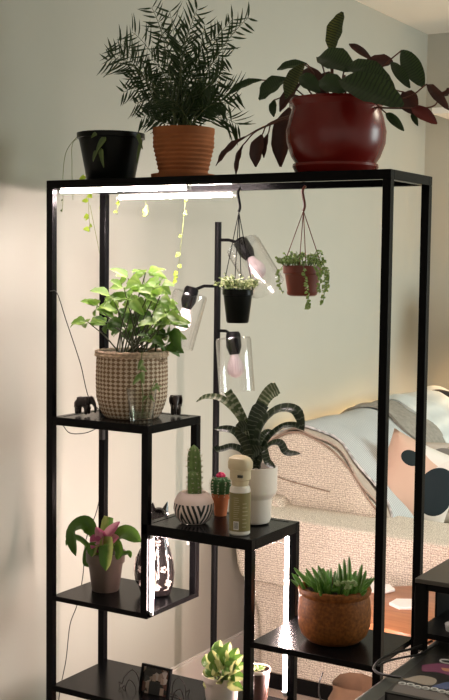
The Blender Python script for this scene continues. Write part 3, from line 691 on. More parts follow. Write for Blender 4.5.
# --- hanging pots
def hang(c, prof, mt, hook_px, n_str, label, hm, hook_len, leafm, rad, nleaf, trail, seed, collar=True, sau=False):
    c = V(c); t = thing('hanging_planter', label, 'hanging plant', c)
    pot(t, c, prof, mt, n=36, soil=.008)
    top = prof[-1]; hk = V((c.x, HY, H-.024)); hb = hk-V((0, 0, hook_len))
    q = MB(); q.tube(spline([hk+V((.004, 0, .004)), hk+V((-.004, 0, -.008)), hb+V((.004, 0, .018)), hb]), [.0025]*7+[.0035]*6+[.004]*6, 8) if False else q.tube(spline([hk+V((.004, 0, .002)), hk+V((-.003, 0, -.010)), hb+V((.003, 0, .014)), hb]), .0033, 8)
    q.obj('hook', hm, t)
    for k in range(n_str):
        a = 2*PI*k/n_str+(.3 if n_str > 3 else 2.9); e = c+V((math.cos(a)*top[0], math.sin(a)*top[0], top[1]-.002))
        q = MB(); q.tube([hb, e], .0011, 6); q.obj('hanger_strand', hm, t)
    random.seed(seed); q = MB(); s2 = MB()
    for i in range(nleaf):
        a = rnd(0, 2*PI); r = top[0]*rnd(.2, 1)*rad; p = c+V((math.cos(a)*r, math.sin(a)*r*.9, top[1]-.004)); d = V((math.cos(a)*.6+rnd(-.4, .4), math.sin(a)*.6, rnd(.5, 1.2))).normalized(); L = rnd(.012, .030+.03*(1-r/top[0]))
        e = p+d*L; s2.tube([p, e], .0006, 4)
        for j in range(4):
            b = rnd(0, 2*PI); dd = V((math.cos(b), math.sin(b)-.3, rnd(-.2, .5))).normalized(); l = rnd(.007, .011); pp_ = p.lerp(e, rnd(.5, 1)); q.leaf(pp_, pp_+dd*l, l*.85, (rnd(-.4, .4), -.6, .8), .1, 'oval', n=3, m_=2)
    for pts in trail:
        P = spline([px(u, v, y) for u, v, y in pts], 7); s2.tube(P, .0007, 4)
        for p in P[3:]:
            for j in range(2):
                b = rnd(0, 2*PI); dd = V((math.cos(b), -.4, rnd(-.6, .3))).normalized(); l = rnd(.006, .009); q.leaf(p, p+dd*l, l*.85, (rnd(-.4, .4), -.9, .4), .1, 'oval', n=3, m_=2)
    s2.obj('stems', STEM, t); q.obj('foliage', leafm, t)
    return t
PALE = leaf_mat('variegated_small_leaf', (.62, .66, .36), (.26, .38, .12), trans=.25)
GRN = leaf_mat('small_green_leaf', (.36, .48, .16), (.22, .36, .09), trans=.25)
hang((.488, HY, 1.284), [(.025, 0), (.027, .004), (.0345, .066), (.037, .067), (.037, .080)], BLACKP, None, 4, 'small black pot of variegated trailing plant hanging from the top shelf', BLACKM, .055, PALE, 1.0, 85, [], 31)
t = hang((.660, HY, 1.352), [(.030, .004), (.034, .008), (.0405, .050), (.0445, .052), (.0450, .070)], PLTERRA, None, 4, 'hanging terracotta coloured pot with trailing green plant', PLTERRA, .055, GRN, 1.1, 85,
     [[(318, 262, .06), (323, 270, .05), (325, 285, .05), (323, 303, .05)], [(312, 262, .06), (320, 275, .05), (319, 292, .05)], [(322, 262, .09), (329, 275, .08), (327, 290, .08)], [(303, 264, .05), (306, 280, .045), (309, 300, .05), (308, 309, .05)], [(284, 264, .08), (278, 275, .08), (282, 292, .08)], [(287, 263, .08), (281, 262, .08), (278, 258, .08)]], 32)
q = MB(); cc = V((.660, HY, 1.352)); q.lathe([(.028, 0), (.034, .003), (.036, .010), (.030, .008), (.001, .006)], cc, 36, (True, False)); q.obj('saucer', PLTERRA, t)

# --- bottom shelf: peperomia, second pot
c = V((.470, .095, ZE))
t = thing('potted_peperomia', 'cream edged variegated green plant in a white pot', 'potted plant', c)
pot(t, c, [(.034, 0), (.036, .004), (.043, .072), (.0465, .074), (.0475, .088)], WHITEP, soil=.010)
PEP = leaf_mat('variegated_leaf', (.48, .50, .22), (.07, .15, .025), blend=(.50, .62), trans=.3, rough=.35)
q = MB(); s2 = MB(); random.seed(17)
for (u, v, y) in [(212,650,.08),(205,668,.08),(203,676,.07),(214,660,.06),(222,648,.10),(230,642,.10),(238,648,.09),(243,655,.07),(236,660,.05),(226,658,.04),(218,672,.04),(230,672,.03),(240,670,.04),(210,684,.05),(222,684,.03),(235,682,.03),(247,664,.08),(246,678,.06),(226,650,.07),(216,642,.13),(234,653,.13),(205,655,.12),(228,645,.12),(219,655,.05),(233,663,.03),(213,668,.03),(224,676,.02),(208,690,.06),(243,690,.06),(220,640,.12)]:
    e = px(u, v, y); b = c+V((rnd(-.025, .025), rnd(-.02, .02), .08)); b2 = b.lerp(e, .35); s2.tube([b, b2], .0016, 5)
    q.leaf(b2, e, rnd(.026, .034), V((rnd(-.3, .3), -.8, .5)), .16, 'oval', .14, 8, 6)
s2.obj('stems', STEM, t); q.obj('foliage', PEP, t)
c = V((.512, .195, ZE))
t = thing('small_potted_plant', 'dark brown pot with a pale rim and tiny leaves, behind the white pot', 'potted plant', c)
pot(t, c, [(.026, 0), (.0335, .078)], mat('dark_brown_pot', (.05, .025, .02), .4), soil=.008, sname='soil')
q = MB(); q.lathe([(.0338, .074), (.0348, .079), (.0338, .082), (.0318, .080)], c, 36, (False, False)); q.obj('rim', WHITEP, t)
q = MB(); random.seed(6)
for k in range(9):
    a = k*.7; b = c+V((0, 0, .07)); d = V((math.cos(a)*.8, math.sin(a)*.8, .45)).normalized(); q.leaf(b+d*.006, b+d*.026, .013, (0, -.4, 1), .12, 'heart')
q.obj('foliage', PEP, t)

# --- photo frame held in a scrolled wire stand
c = V((.283, .085, ZE+.0025))
t = thing('photo_frame', 'small dark picture frame with a photo, tilted on a wire stand', 'picture frame', c)
p00, p10, p11, p01 = px(138, 704, .075), px(166, 711, .075), px(172, 671, .095), px(143, 664, .095)
ux = (p10-p00).normalized(); uz = (p01-p00); uz = (uz-ux*uz.dot(ux)).normalized(); un = ux.cross(uz)
wid = .088; hei = .120
def fr(q, x0, x1, z0, z1, d0, d1):
    P = lambda x, z, d: p00+V((-.004, 0, -.019))+ux*x+uz*z-un*-d
    q.add([P(x0,z0,d0),P(x1,z0,d0),P(x1,z1,d0),P(x0,z1,d0),P(x0,z0,d1),P(x1,z0,d1),P(x1,z1,d1),P(x0,z1,d1)], [(0,3,2,1),(4,5,6,7),(0,1,5,4),(1,2,6,5),(2,3,7,6),(3,0,4,7)])
q = MB(); b_ = .006
for a in ((0, wid, 0, b_), (0, wid, hei-b_, hei), (0, b_, b_, hei-b_), (wid-b_, wid, b_, hei-b_)): fr(q, a[0], a[1], a[2], a[3], -.006, .003)
q.obj('frame', BLACKM, t)
mp_, nt, b = new_mat('photograph'); b.inputs['Roughness'].default_value = .2
tc = nt.nodes.new('ShaderNodeTexCoord'); vo = nt.nodes.new('ShaderNodeTexVoronoi'); vo.inputs['Scale'].default_value = 75; nt.links.new(tc.outputs['Object'], vo.inputs['Vector'])
r = nt.nodes.new('ShaderNodeValToRGB'); r.color_ramp.interpolation = 'CONSTANT'
for p_, cc_ in ((.35, (.10, .04, .03)), (.55, (.30, .22, .18)), (.72, (.03, .03, .03)), (.86, (.42, .36, .32))):
    e = r.color_ramp.elements.new(p_); e.color = (*cc_, 1)
r.color_ramp.elements[0].color = (.015, .012, .012, 1)
sx = nt.nodes.new('ShaderNodeSeparateXYZ'); nt.links.new(vo.outputs['Color'], sx.inputs[0]); nt.links.new(sx.outputs[0], r.inputs[0]); nt.links.new(r.outputs[0], b.inputs['Base Color'])
q = MB(); fr(q, b_, wid-b_, b_, hei-b_, -.004, -.001); ph = q.obj('photo', mp_, t)
q = MB(); fr(q, .028, .060, b_, .080, -.001, .0002); q.obj('dark_figure', mat('figure_dark', (.01, .01, .012), .4), ph)
q = MB()
for (x, z, r_) in ((.022, .070, .008), (.022, .045, .009), (.067, .060, .009), (.040, .090, .008), (.065, .085, .007)): fr(q, x-r_*.6, x+r_*.6, z-r_, z+r_, -.001, .0003)
q.obj('pale_figures', mat('figure_pale', (.33, .24, .19), .4), ph)
WIRE = mat('dark_wire', (.03, .02, .02), .35, .6)
t = thing('wire_easel', 'dark scrolled wire stand holding the small picture frame', 'stand', c)
for pts in ([(140, 700), (139, 680), (133, 670), (125, 676), (122, 684)], [(122, 684), (119, 682), (121, 688), (125, 686), (124, 700)], [(138, 704), (135, 686), (129, 680), (125, 690), (124, 704)],
            [(172, 700), (173, 684), (179, 678), (185, 686), (186, 700)], [(186, 692), (190, 690), (188, 697), (193, 702)], [(172, 702), (175, 692), (181, 690), (185, 704)]):
    q = MB(); q.tube(spline([px(u, v, .082) for u, v in pts], 6), .0010, 6); q.obj('wire_scroll', WIRE, t)
q = MB(); q.tube([c+V((-.045, .02, .001)), c+V((.05, .02, .001))], .0012, 6); q.tube([c+V((-.045, .02, .001)), px(124, 703, .082)], .001, 6); q.tube([c+V((.05, .02, .001)), px(185, 703, .082)], .001, 6); q.obj('wire_base', WIRE, t)

# ------------------------------------------------------------------ floor lamp with three glass shades
LX, LY = .125, .62
t = thing('floor_lamp', 'slim black standing lamp with three clear glass cylinder shades', 'floor lamp', (LX, LY, 0))
q = MB(); q.lathe([(.11, 0), (.115, .004), (.11, .014), (.02, .018), (.001, .018)], (LX, LY, 0), 40, (True, False)); q.obj('base', BLACKM, t)
q = MB(); q.tube([(LX, LY, .015), (LX, LY, 1.545)], .0098, 16); q.obj('pole', BLACKM, t)
def head(arm_px, top, end, dy, lab):
    a = px(*arm_px, LY); T0 = px(*top, LY+dy); E0 = px(*end, LY+dy*1.6); ax = (E0-T0).normalized()
    q = MB(); q.tube([V((LX, LY, a.z)), a], .0045, 10); q.tube([a, T0+ax*.01], .0045, 10); ar = q.obj('arm', BLACKM, t)
    Rm = V((0, 0, 1)).rotation_difference(ax).to_matrix()
    def lat(prof, mt, name, n=32, par=t, caps=(False, False)):
        q = MB(); q.lathe(prof, (0, 0, 0), n, caps); q.v = [T0+Rm @ p for p in q.v]; return q.obj(name, mt, par)
    lat([(.001, -.004), (.017, -.003), (.021, .004), (.022, .040), (.019, .048), (.014, .062), (.001, .062)], BLACKM, 'socket')
    lat([(.012, .060), (.014, .072), (.022, .088), (.025, .102), (.022, .116), (.012, .126), (.001, .129)], BULBON if lab == 0 else BULB, 'bulb')
    L_ = (E0-T0).length
    lat([(.020, .012), (.048, .014), (.051, .022), (.0515, L_-.002), (.050, L_), (.0500, L_-.002), (.0495, .022), (.047, .0155), (.020, .0135)], GLASS, 'glass_shade', 44)
head((204, 286), (192, 288), (176, 346), -.03, 0)
head((229, 240), (240, 241), (268, 288), -.02, 1)
head((226, 331), (233, 333), (237, 392), -.02, 2)

# ------------------------------------------------------------------ cords
q = MB(); q.tube(spline([px(50, 291, -.004), px(57, 293, -.004), px(66, 320, .02), px(80, 362, .06), px(93, 405, .10), V((.13, .16, ZA+.003))]), .0013, 6)
one(q, 'power_cord', CORD, 'thin black cord slanting from the left post down to the basket', 'cord')
q = MB(); q.tube(spline([px(u, v, D+.02) for u, v in ((108, 432), (104, 470), (97, 510), (86, 540), (83, 575), (77, 605), (70, 625), (66, 660), (60, 690), (58, 712))]), .0013, 6)
one(q, 'power_cord', CORD, 'thin black cord hanging down the wall behind the lower left shelves', 'cord')
q = MB(); q.tube(spline([px(62, 424, .10), px(70, 433, .10), px(85, 433, .12), px(98, 428, .14)]), .0012, 6); q.box(px(102, 432, .15)-V((.006, .006, .02)), px(102, 432, .15)+V((.006, .006, .012)))
one(q, 'power_cord', CORD, 'short black cord looping under the shelf with the basket', 'cord')
q = MB(); q.tube(spline([px(323, 672, .30), px(319, 685, .30), px(321, 700, .32), px(335, 712, .35)]), .0022, 6)
one(q, 'power_cord', CORD, 'black cord hanging below the shelf with the brown bowl', 'cord')
q = MB(); q.tube(spline([px(275, 541, .21), px(283, 544, .22), px(289, 547, .215)]), .0012, 6)
one(q, 'power_cord', CORD, 'short cord feeding the long upright light tube', 'cord')

# ------------------------------------------------------------------ sofa
TW = tweed_mat('tweed', (.40, .345, .275), (.92, .86, .74))
TWP = mat('sofa_piping', (.30, .22, .165), .9)
SY = 1.08; SE = 2.60
sofa = thing('sofa', 'beige tweed sofa along the wall with a thick padded arm', 'sofa', (.3, SY, 0))
def prism(pts, y0, y1, ny=1, fy=None):
    "profile in x,z swept along y, rounded ends"
    q = MB(); n = len(pts); cx = sum(p[0] for p in pts)/n; cz = sum(p[1] for p in pts)/n; ys = []; r = .03
    for i in range(4): ys.append((y0+r*(1-math.cos(i/3*PI/2)), 1-.06*(1-math.sin(i/3*PI/2))))
    for i in range(1, ny): ys.append((y0+(y1-y0)*i/ny, 1))
    for i in range(3, -1, -1): ys.append((y1-r*(1-math.cos(i/3*PI/2)), 1-.06*(1-math.sin(i/3*PI/2))))
    vs = []
    for y, s in ys:
        for (x, z) in pts: vs.append((cx+(x-cx)*s, y+(fy(x, z) if fy else 0), cz+(z-cz)*s))
    q.add(vs, [(i*n+k, i*n+(k+1) % n, (i+1)*n+(k+1) % n, (i+1)*n+k) for i in range(len(ys)-1) for k in range(n)]+[tuple(range(n)), tuple(reversed(range((len(ys)-1)*n, len(ys)*n)))])
    return q
def sm(pts, n=5):
    P = [V((p[0], p[1], 0)) for p in pts]; return [(p.x, p.y) for p in spline(P+[P[0]], n)][:-1]
q = box((.03, SY+.02, 0), (.93, SE-.02, .055)); q.obj('plinth', BLACKM, sofa, bevel=.005)
# lower arm panel
q = prism(sm([(.01, .05), (.5, .05), (.95, .05), (.95, .2), (.95, .40), (.5, .42), (-.03, .42), (0, .25)], 4), SY+.015, SY+.27); q.obj('arm_panel', TW, sofa)
# padded upper arm
q = prism(sm([(-.06, .42), (-.03, .375), (.1, .37), (.5, .36), (.93, .36), (.965, .40), (.965, .54), (.92, .575), (.5, .588), (.1, .60), (-.03, .60), (-.075, .56)], 5), SY-.03, SY+.27, 4); q.obj('arm_pad', TW, sofa)
q = prism(sm([(.0, .05), (.5, .05), (.93, .05), (.93, .40), (.5, .42), (0, .42)], 4), SY+.27, SE-.25); q.obj('seat_base', TW, sofa)
for k in range(2):
    y0 = SY+.275+k*.50; q = prism(sm([(.15, .42), (.9, .42), (.95, .45), (.9, .50), (.5, .51), (.15, .50)], 5), y0, y0+.495); q.obj('seat_cushion', TW, sofa)
q = prism(sm([(.01, .05), (.93, .05), (.95, .3), (.93, .56), (.4, .58), (.0, .58)], 4), SE-.25, SE); q.obj('arm_panel', TW, sofa)
# back with rolled crest
bp = [(-.07, .58), (-.085, .70), (-.06, .785), (.0, .835), (.065, .852), (.13, .835), (.20, .80), (.27, .735), (.33, .655), (.39, .58), (.40, .50), (.2, .45), (.0, .45)]
q = prism(sm(bp, 4), SY+.17, SY+.60, 3); q.obj('back_cushion', TW, sofa)
bp2 = [(x, z if z < .6 else z+.012) for x, z in bp]
q = prism(sm(bp2, 4), SY+.61, SY+1.06, 3); q.obj('back_cushion', TW, sofa)
q = prism(sm(bp, 4), SY+1.07, SE-.02, 3); q.obj('back_cushion', TW, sofa)
q = prism(sm([(-.06, .05), (.0, .05), (.05, .3), (.05, .6), (-.06, .6), (-.075, .4)], 4), SY+.1, SE-.02); q.obj('back_frame', TW, sofa)
pp2 = [(x, z) for x, z in sm(bp, 6)][:60]
q = MB(); q.tube([V((x, SY+.176, z)) for x, z in pp2[:58]], .004, 6); q.obj('piping', TWP, sofa)
q = MB(); q.tube(spline([V((-.07, SY+.20, .60)), V((.1, SY-.022, .375)), V((.5, SY-.024, .365)), V((.93, SY-.022, .365))][1:]), .003, 6); q.obj('piping', TWP, sofa)
q = MB(); q.tube(spline([px(272, 472, SY+.165), px(280, 478, SY+.16), px(300, 484, SY+.16), px(330, 492, SY+.16)]), .002, 6); q.obj('piping', TWP, sofa)

# throws draped over the back
def drape(prof, y0, y1, th, mt, name, label, wob=.008, ny=14, seed=1, off=.012):
    "blanket following the back's profile"
    random.seed(seed); vs = []; P = [V((x, 0, z)) for x, z in prof]; P = spline(P, 6); n = len(P)
    for layer in (0, 1):
        for j in range(ny+1):
            f = j/ny; y = y0+(y1-y0)*f
            for i, p in enumerate(P):
                t_ = (P[min(i+1, n-1)]-P[max(i-1, 0)]).normalized(); nn = V((-t_.z, 0, t_.x))
                h = off+layer*th+wob*(math.sin(f*9+i*.35)+math.sin(f*17-i*.2+seed))*.5+wob
                vs.append(p+nn*h+V((0, y+.02*math.sin(i*.4+seed)*(1 if j in (0,) else .3), 0)))
    M_ = (ny+1)*n; fs = []
    for j in range(ny):
        for i in range(n-1):
            a = j*n+i; fs += [(a, a+1, a+n+1, a+n), (M_+a, M_+a+n, M_+a+n+1, M_+a+1)]
    for j in range(ny): fs += [(j*n, (j+1)*n, M_+(j+1)*n, M_+j*n), (j*n+n-1, M_+j*n+n-1, M_+(j+1)*n+n-1, (j+1)*n+n-1)]
    for i in range(n-1): fs += [(i, M_+i, M_+i+1, i+1), (ny*n+i, ny*n+i+1, M_+ny*n+i+1, M_+ny*n+i)]
    q = MB(); q.add(vs, fs); return one(q, name, mt, label, 'blanket')
front = [(-.07, .72), (-.055, .79), (.0, .838), (.065, .855), (.13, .838), (.20, .803), (.27, .738), (.33, .658), (.385, .59), (.41, .53)]
KNIT = ribbed_mat('grey_knit', (.40, .42, .42), (.66, .69, .68), 'Y', 26, .7)
KNIT2 = ribbed_mat('pale_plush', (.58, .62, .61), (.72, .76, .74), 'Z', 6, .5, 4)
BEIGE = mat('beige_blanket', (.46, .38, .31), .95, var=.08, vscale=20, bump=.5, bscale=200)
drape([(x, z) for x, z in front], SY+.185, SY+.235, .006, BEIGE, 'throw_blanket', 'beige folded throw edge nearest the sofa arm', .001, 6, 2, .003)
drape([(x, z) for x, z in front], SY+.225, SY+.80, .008, KNIT, 'throw_blanket', 'grey blue ribbed knit throw over the sofa back', .004, 16, 3, .010)
drape([(x, z) for x, z in front], SY+.74, SY+.98, .010, mat('taupe_knit', (.30, .28, .24), .95, var=.15, vscale=60, bump=1, bscale=120), 'throw_blanket', 'darker taupe throw folded on top of the sofa back', .006, 10, 5, .020)
drape([(x, z+.0) for x, z in front], SY+.94, SY+1.5, .012, KNIT2, 'throw_blanket', 'pale grey plush throw over the far end of the sofa', .010, 14, 7, .018)
# dark thing on far crest
q = MB(); q.tube(spline([px(430, 394, 2.45), px(440, 393, 2.5), px(455, 397, 2.5)]), .016, 8); one(q, 'dark_scarf', mat('dark_cloth', (.03, .028, .028), .9), 'dark cloth lying on the far end of the sofa back', 'cloth')

# cushions
def cushion(c, w, h, d, R, mt, name='cover', par=None):
    n = 16; vs = []; fs = []
    for s in (1, -1):
        for i in range(n+1):
            for j in range(n+1):
                a, b = 2*i/n-1, 2*j/n-1
                pin = 1-.10*(a*a*b*b) ; th = d/2*((1-a**4)*(1-b**4))**.55
                k = 1-.07*(1-abs(a)**2)*(abs(b)**3); k2 = 1-.07*(1-abs(b)**2)*(abs(a)**3)
                vs.append(V(c)+R @ V((a*w/2*k2, -s*th+.004*math.sin(a*7+b*3)*s*(1-abs(a))*(1-abs(b)), b*h/2*k)))
    for s in (0, 1):
        o = s*(n+1)**2
        for i in range(n):
            for j in range(n):
                f = (o+i*(n+1)+j, o+(i+1)*(n+1)+j, o+(i+1)*(n+1)+j+1, o+i*(n+1)+j+1); fs.append(f if not s else tuple(reversed(f)))
    q = MB(); q.add(vs, fs); me = q
    o = me.obj(name, mt, par)
    bm = bmesh.new(); bm.from_mesh(o.data); bmesh.ops.remove_doubles(bm, verts=bm.verts, dist=1e-5); bm.to_mesh(o.data); bm.free()
    return o
def shape_mat(name, base, blobs, rot=None):
    "cushion print: ellipses (cx,cz,rx,rz,colour) in the cushion's own plane"
    m, nt, b = new_mat(name); b.inputs['Roughness'].default_value = .9; b.inputs['Specular IOR Level'].default_value = .1
    uv = nt.nodes.new('ShaderNodeTexCoord'); col = None
    for cx, cz, rx, rz, cc_ in blobs:
        mp = nt.nodes.new('ShaderNodeMapping'); mp.vector_type = 'POINT'; mp.inputs['Location'].default_value = (-cx/rx, 0, -cz/rz); mp.inputs['Scale'].default_value = (1/rx, 0, 1/rz)
        nt.links.new(uv.outputs['Object'], mp.inputs[0]); ln = nt.nodes.new('ShaderNodeVectorMath'); ln.operation = 'LENGTH'; nt.links.new(mp.outputs[0], ln.inputs[0])
        lt = nt.nodes.new('ShaderNodeMath'); lt.operation = 'LESS_THAN'; lt.inputs[1].default_value = 1; nt.links.new(ln.outputs['Value'], lt.inputs[0])
        mx = nt.nodes.new('ShaderNodeMixRGB'); nt.links.new(lt.outputs[0], mx.inputs[0])
        if col is None: mx.inputs[1].default_value = (*base, 1)
        else: nt.links.new(col, mx.inputs[1])
        mx.inputs[2].default_value = (*cc_, 1); col = mx.outputs[0]
    nt.links.new(col, b.inputs['Base Color']); return m
def cush(c, w, h, d, rz, rx, mt, label, ry=0):
    R = (Matrix.Rotation(rz, 3, 'Z') @ Matrix.Rotation(ry, 3, 'Y') @ Matrix.Rotation(rx, 3, 'X'))
    o = cushion((0, 0, 0), w, h, d, Matrix.Identity(3), mt, 'throw_cushion'); o.matrix_world = Matrix.Translation(V(c)) @ R.to_4x4(); tag(o, label, 'cushion'); return o
CUSH = shape_mat('pink_print_cover', (.62, .43, .33), [(.06, .17, .13, .09, (.74, .70, .64)), (-.070, .070, .034, .026, (.02, .028, .03)), (-.045, .085, .022, .018, (.02, .028, .03)), (.13, -.02, .13, .16, (.72, .66, .60)), (.060, .000, .070, .085, (.02, .028, .032)), (.085, .035, .060, .050, (.02, .028, .032))])
CUSH2 = shape_mat('patterned_cover', (.52, .46, .40), [(0, 0, .14, .14, (.36, .30, .25)), (.03, .03, .06, .07, (.60, .54, .47)), (-.09, .08, .05, .04, (.2, .18, .16))])
cush((.405, 1.50, .672), .30, .29, .11, .62, -.12, CUSH, 'pink cushion with black and white shapes leaning behind the sofa arm', .42)
cush((.50, 1.72, .655), .32, .30, .11, .75, -.25, CUSH2, 'brown and cream patterned cushion farther along the sofa')

# warm strip behind the sofa
q = MB(); q.tube([(-.135, 1.50, .735), (-.135, 2.45, .735)], .006, 8)
t = thing('warm_light_strip', 'warm glowing light strip hidden between the sofa back and the wall', 'light strip', (-.135, 1.62, .71)); q.obj('diffuser', WARM, t)
q = MB(); q.box((-.170, 1.48, .723), (-.128, 2.47, .729)); q.obj('bracket', ALU, t)

# ------------------------------------------------------------------ side table + coasters
TC = V((.76, .785, .465)); 
t = thing('side_table', 'round orange brown wooden side table with thin black legs', 'table', (TC.x, TC.y, 0))
mw, nt, b = new_mat('warm_wood'); tc = nt.nodes.new('ShaderNodeTexCoord'); mp = nt.nodes.new('ShaderNodeMapping'); mp.inputs['Scale'].default_value = (2, 14, 14); mp.inputs['Rotation'].default_value = (0, 0, .3)
no = nt.nodes.new('ShaderNodeTexNoise'); no.inputs['Scale'].default_value = 3; no.inputs['Detail'].default_value = 6; no.inputs['Distortion'].default_value = .8
r = nt.nodes.new('ShaderNodeValToRGB'); r.color_ramp.elements[0].position = .3; r.color_ramp.elements[1].position = .7; r.color_ramp.elements[0].color = (.28, .105, .045, 1); r.color_ramp.elements[1].color = (.42, .175, .075, 1)
nt.links.new(tc.outputs['Object'], mp.inputs[0]); nt.links.new(mp.outputs[0], no.inputs[0]); nt.links.new(no.outputs['Fac'], r.inputs[0]); nt.links.new(r.outputs[0], b.inputs['Base Color']); b.inputs['Roughness'].default_value = .35
q = MB(); q.lathe([(.001, -.032), (.22, -.032), (.245, -.026), (.25, -.016), (.248, -.003), (.243, 0), (.001, 0)], TC, 64, (False, False), lambda a, z: 1+.03*math.cos(2*a+.5)); q.obj('tabletop', mw, t)
for k in range(4):
    a = .7+k*PI/2; q = MB(); q.tube([TC+V((math.cos(a)*.15, math.sin(a)*.15, -.03)), V((TC.x+math.cos(a)*.19, TC.y+math.sin(a)*.19, 0))], .006, 8); q.obj('leg', BLACKM, t)
def coaster(u, v, lab, rot):
    r_ = MR[0]*((u-224.5)/F)+MR[1]*((350-v)/F)+MR[2]; p = CAM+r_*((.4655-CAM.z)/r_.z)
    q = MB(); q.lathe([(.001, 0), (.046, 0), (.048, .002), (.048, .008), (.046, .010), (.001, .010)], (0, 0, 0), 6, (False, False)); q.v = [p+Matrix.Rotation(rot, 3, 'Z') @ w_ for w_ in q.v]
    tag(q.obj('coaster', mat('marble_white', (.85, .80, .76), .3, var=.05, vscale=20), None, bevel=.001), lab, 'coaster', 'hexagonal coasters on the side table')
coaster(379, 590, 'white hexagonal coaster at the back of the wooden side table', .2); coaster(406, 606, 'white hexagonal coaster at the front of the wooden side table', .5)
# crumpled tan paper bag below the table
q = MB(); random.seed(12); cb = V((.56, .70, 0)); vs = []; n = 14
for i, z in enumerate((0, .03, .10, .17, .22, .24)):
    for k in range(n):
        a = 2*PI*k/n; r_ = (.07, .075, .07, .072, .062, .066)[i]*(1+rnd(-.10, .10)); vs.append(cb+V((r_*math.cos(a)*1.2, r_*math.sin(a), z+rnd(-.006, .006)*(i > 0))))
q.add(vs, [(i*n+k, i*n+(k+1) % n, (i+1)*n+(k+1) % n, (i+1)*n+k) for i in range(5) for k in range(n)]+[tuple(reversed(range(n)))])
one(q, 'paper_bag', mat('kraft_paper', (.15, .085, .045), .8, var=.15, vscale=20), 'crumpled tan paper bag on the floor under the shelf with the brown bowl', 'bag')

# ------------------------------------------------------------------ desk, riser, book
DZ = .72; DX = 1.13
t = thing('desk', 'black desk at the lower right with a glossy rounded edge', 'desk', (1.5, -.7, 0))
DESK = mat('desk_black', (.055, .062, .058), .3, spec=.6)
box((DX, -1.5, DZ-.035), (2.2, -.14, DZ)).obj('desktop', DESK, t, bevel=.006)
for x in (DX+.05, 2.1):
    for y in (-1.45, -.2): box((x, y, 0), (x+.04, y+.04, DZ-.035)).obj('leg', BLACKM, t, bevel=.002)
q = box((DX+.040, -.80, DZ), (1.62, -.33, DZ+.007)); one(q, 'desk_mat', mat('mat_black', (.014, .011, .011), .45), 'matte black pad on the desk under the patterned book', 'desk pad', bevel=.003)
q = MB(); q.box((DX+.070, -.690, DZ+.007), (DX+.092, -.684, DZ+.0078))
# riser
rx0, ry0, rz1 = 1.118, -.300, .853
t = thing('desk_riser', 'black two level metal desk riser beside the tall shelf', 'stand', (rx0+.17, ry0+.12, DZ))
RY1 = ry0+.26; RX1 = rx0+.34
box((rx0, ry0, rz1-.008), (RX1, RY1, rz1)).obj('top_panel', mat('riser_top', (.09, .080, .068), .35), t, bevel=.001)
q = MB()
for x in (rx0, RX1-.004): q.box((x, ry0+.0, rz1-.020), (x+.004, RY1, rz1-.008))
q.box((rx0+.02, ry0, rz1-.020), (RX1-.02, ry0+.01, rz1-.008)); q.box((rx0+.02, RY1-.02, rz1-.020), (RX1-.02, RY1, rz1-.008)); q.obj('rail', BLACKM, t, bevel=.001)
for x in (rx0, RX1-.022):
    for (ya, yb, wd_) in ((ry0, ry0+.005, .026), (ry0+.105, RY1, .004)): q = box((x, ya, DZ), (x+wd_, yb, rz1-.008)); q.obj('leg', BLACKM, t, bevel=.001)
q = box((rx0+.001, ry0+.001, DZ+.024), (RX1-.001, RY1-.001, DZ+.034)); q.obj('lower_shelf', BLACKM, t)
q = MB(); q.lathe([(.001, 0), (.012, 0), (.013, .003), (.011, .005), (.001, .005)], (rx0+.10, ry0+.07, rz1), 20, (False, False)); one(q, 'metal_disc', mat('brass', (.5, .38, .2), .3, .8), 'small brass coloured disc on top of the desk riser', 'ornament')
q = MB()
for i, (dx, dy, s) in enumerate(((.055, .10, .011), (.075, .085, .010), (.10, .11, .012))): pass
ptc = V((rx0+.062, ry0+.045, DZ+.034)); q.lathe([(.001, 0), (.016, 0), (.018, .012), (.010, .016), (.001, .017)], ptc, 16, (False, False)); one(q, 'small_white_jar', mat('jar_white', (.7, .7, .68), .4), 'small white lidded jar on the lower level of the desk riser', 'jar')
# book
BZ = DZ+.007
br = Matrix.Rotation(.04, 4, 'Z') @ Matrix.Diagonal((.95, .80, 1, 1)); b0 = V((1.192, -.604, BZ))
def bp_(x, y, z): return b0+br @ V((x, y, z))
def bbox(q, x0, x1, y0, y1, z0, z1):
    q.add([bp_(*p) for p in ((x0,y0,z0),(x1,y0,z0),(x1,y1,z0),(x0,y1,z0),(x0,y0,z1),(x1,y0,z1),(x1,y1,z1),(x0,y1,z1))], [(0,3,2,1),(4,5,6,7),(0,1,5,4),(1,2,6,5),(2,3,7,6),(3,0,4,7)])
t = thing('book', 'black book with white doodles and a purple figure on its cover', 'book', b0)
BW, BH = .21, .26
q = MB(); bbox(q, .003, BW-.003, .003, BH-.003, .002, .020); q.obj('pages', mat('paper', (.10, .09, .085), .7), t)
q = MB(); bbox(q, 0, BW, 0, BH, .020, .0225); bbox(q, 0, BW, 0, BH, 0, .002); bbox(q, 0, .003, 0, BH, .002, .020); cv = q.obj('cover', mat('cover_black', (.012, .010, .012), .3), t)
def patch(pts, name, col, dz=.0003):
    q = MB(); P = spline([V((p[0], p[1], 0)) for p in pts]+[V((pts[0][0], pts[0][1], 0))], 5)[:-1]; n = len(P)
    q.add([bp_(p.x, p.y, .0225+dz) for p in P]+[bp_(p.x, p.y, .0222) for p in P], [tuple(range(n))]+[(k, (k+1) % n, n+(k+1) % n, n+k) for k in range(n)]); return q.obj(name, mat('ink_'+name, col, .5), cv)
patch([(x_*.85-.016, y_+.052) for x_, y_ in [(.03, .135), (.06, .165), (.10, .160), (.135, .150), (.15, .12), (.11, .105), (.07, .11), (.045, .10)]], 'purple_figure', (.20, .035, .11))
patch([(.043, .192), (.062, .194), (.078, .182), (.054, .177)], 'orange_spot', (.6, .28, .15), .0005)
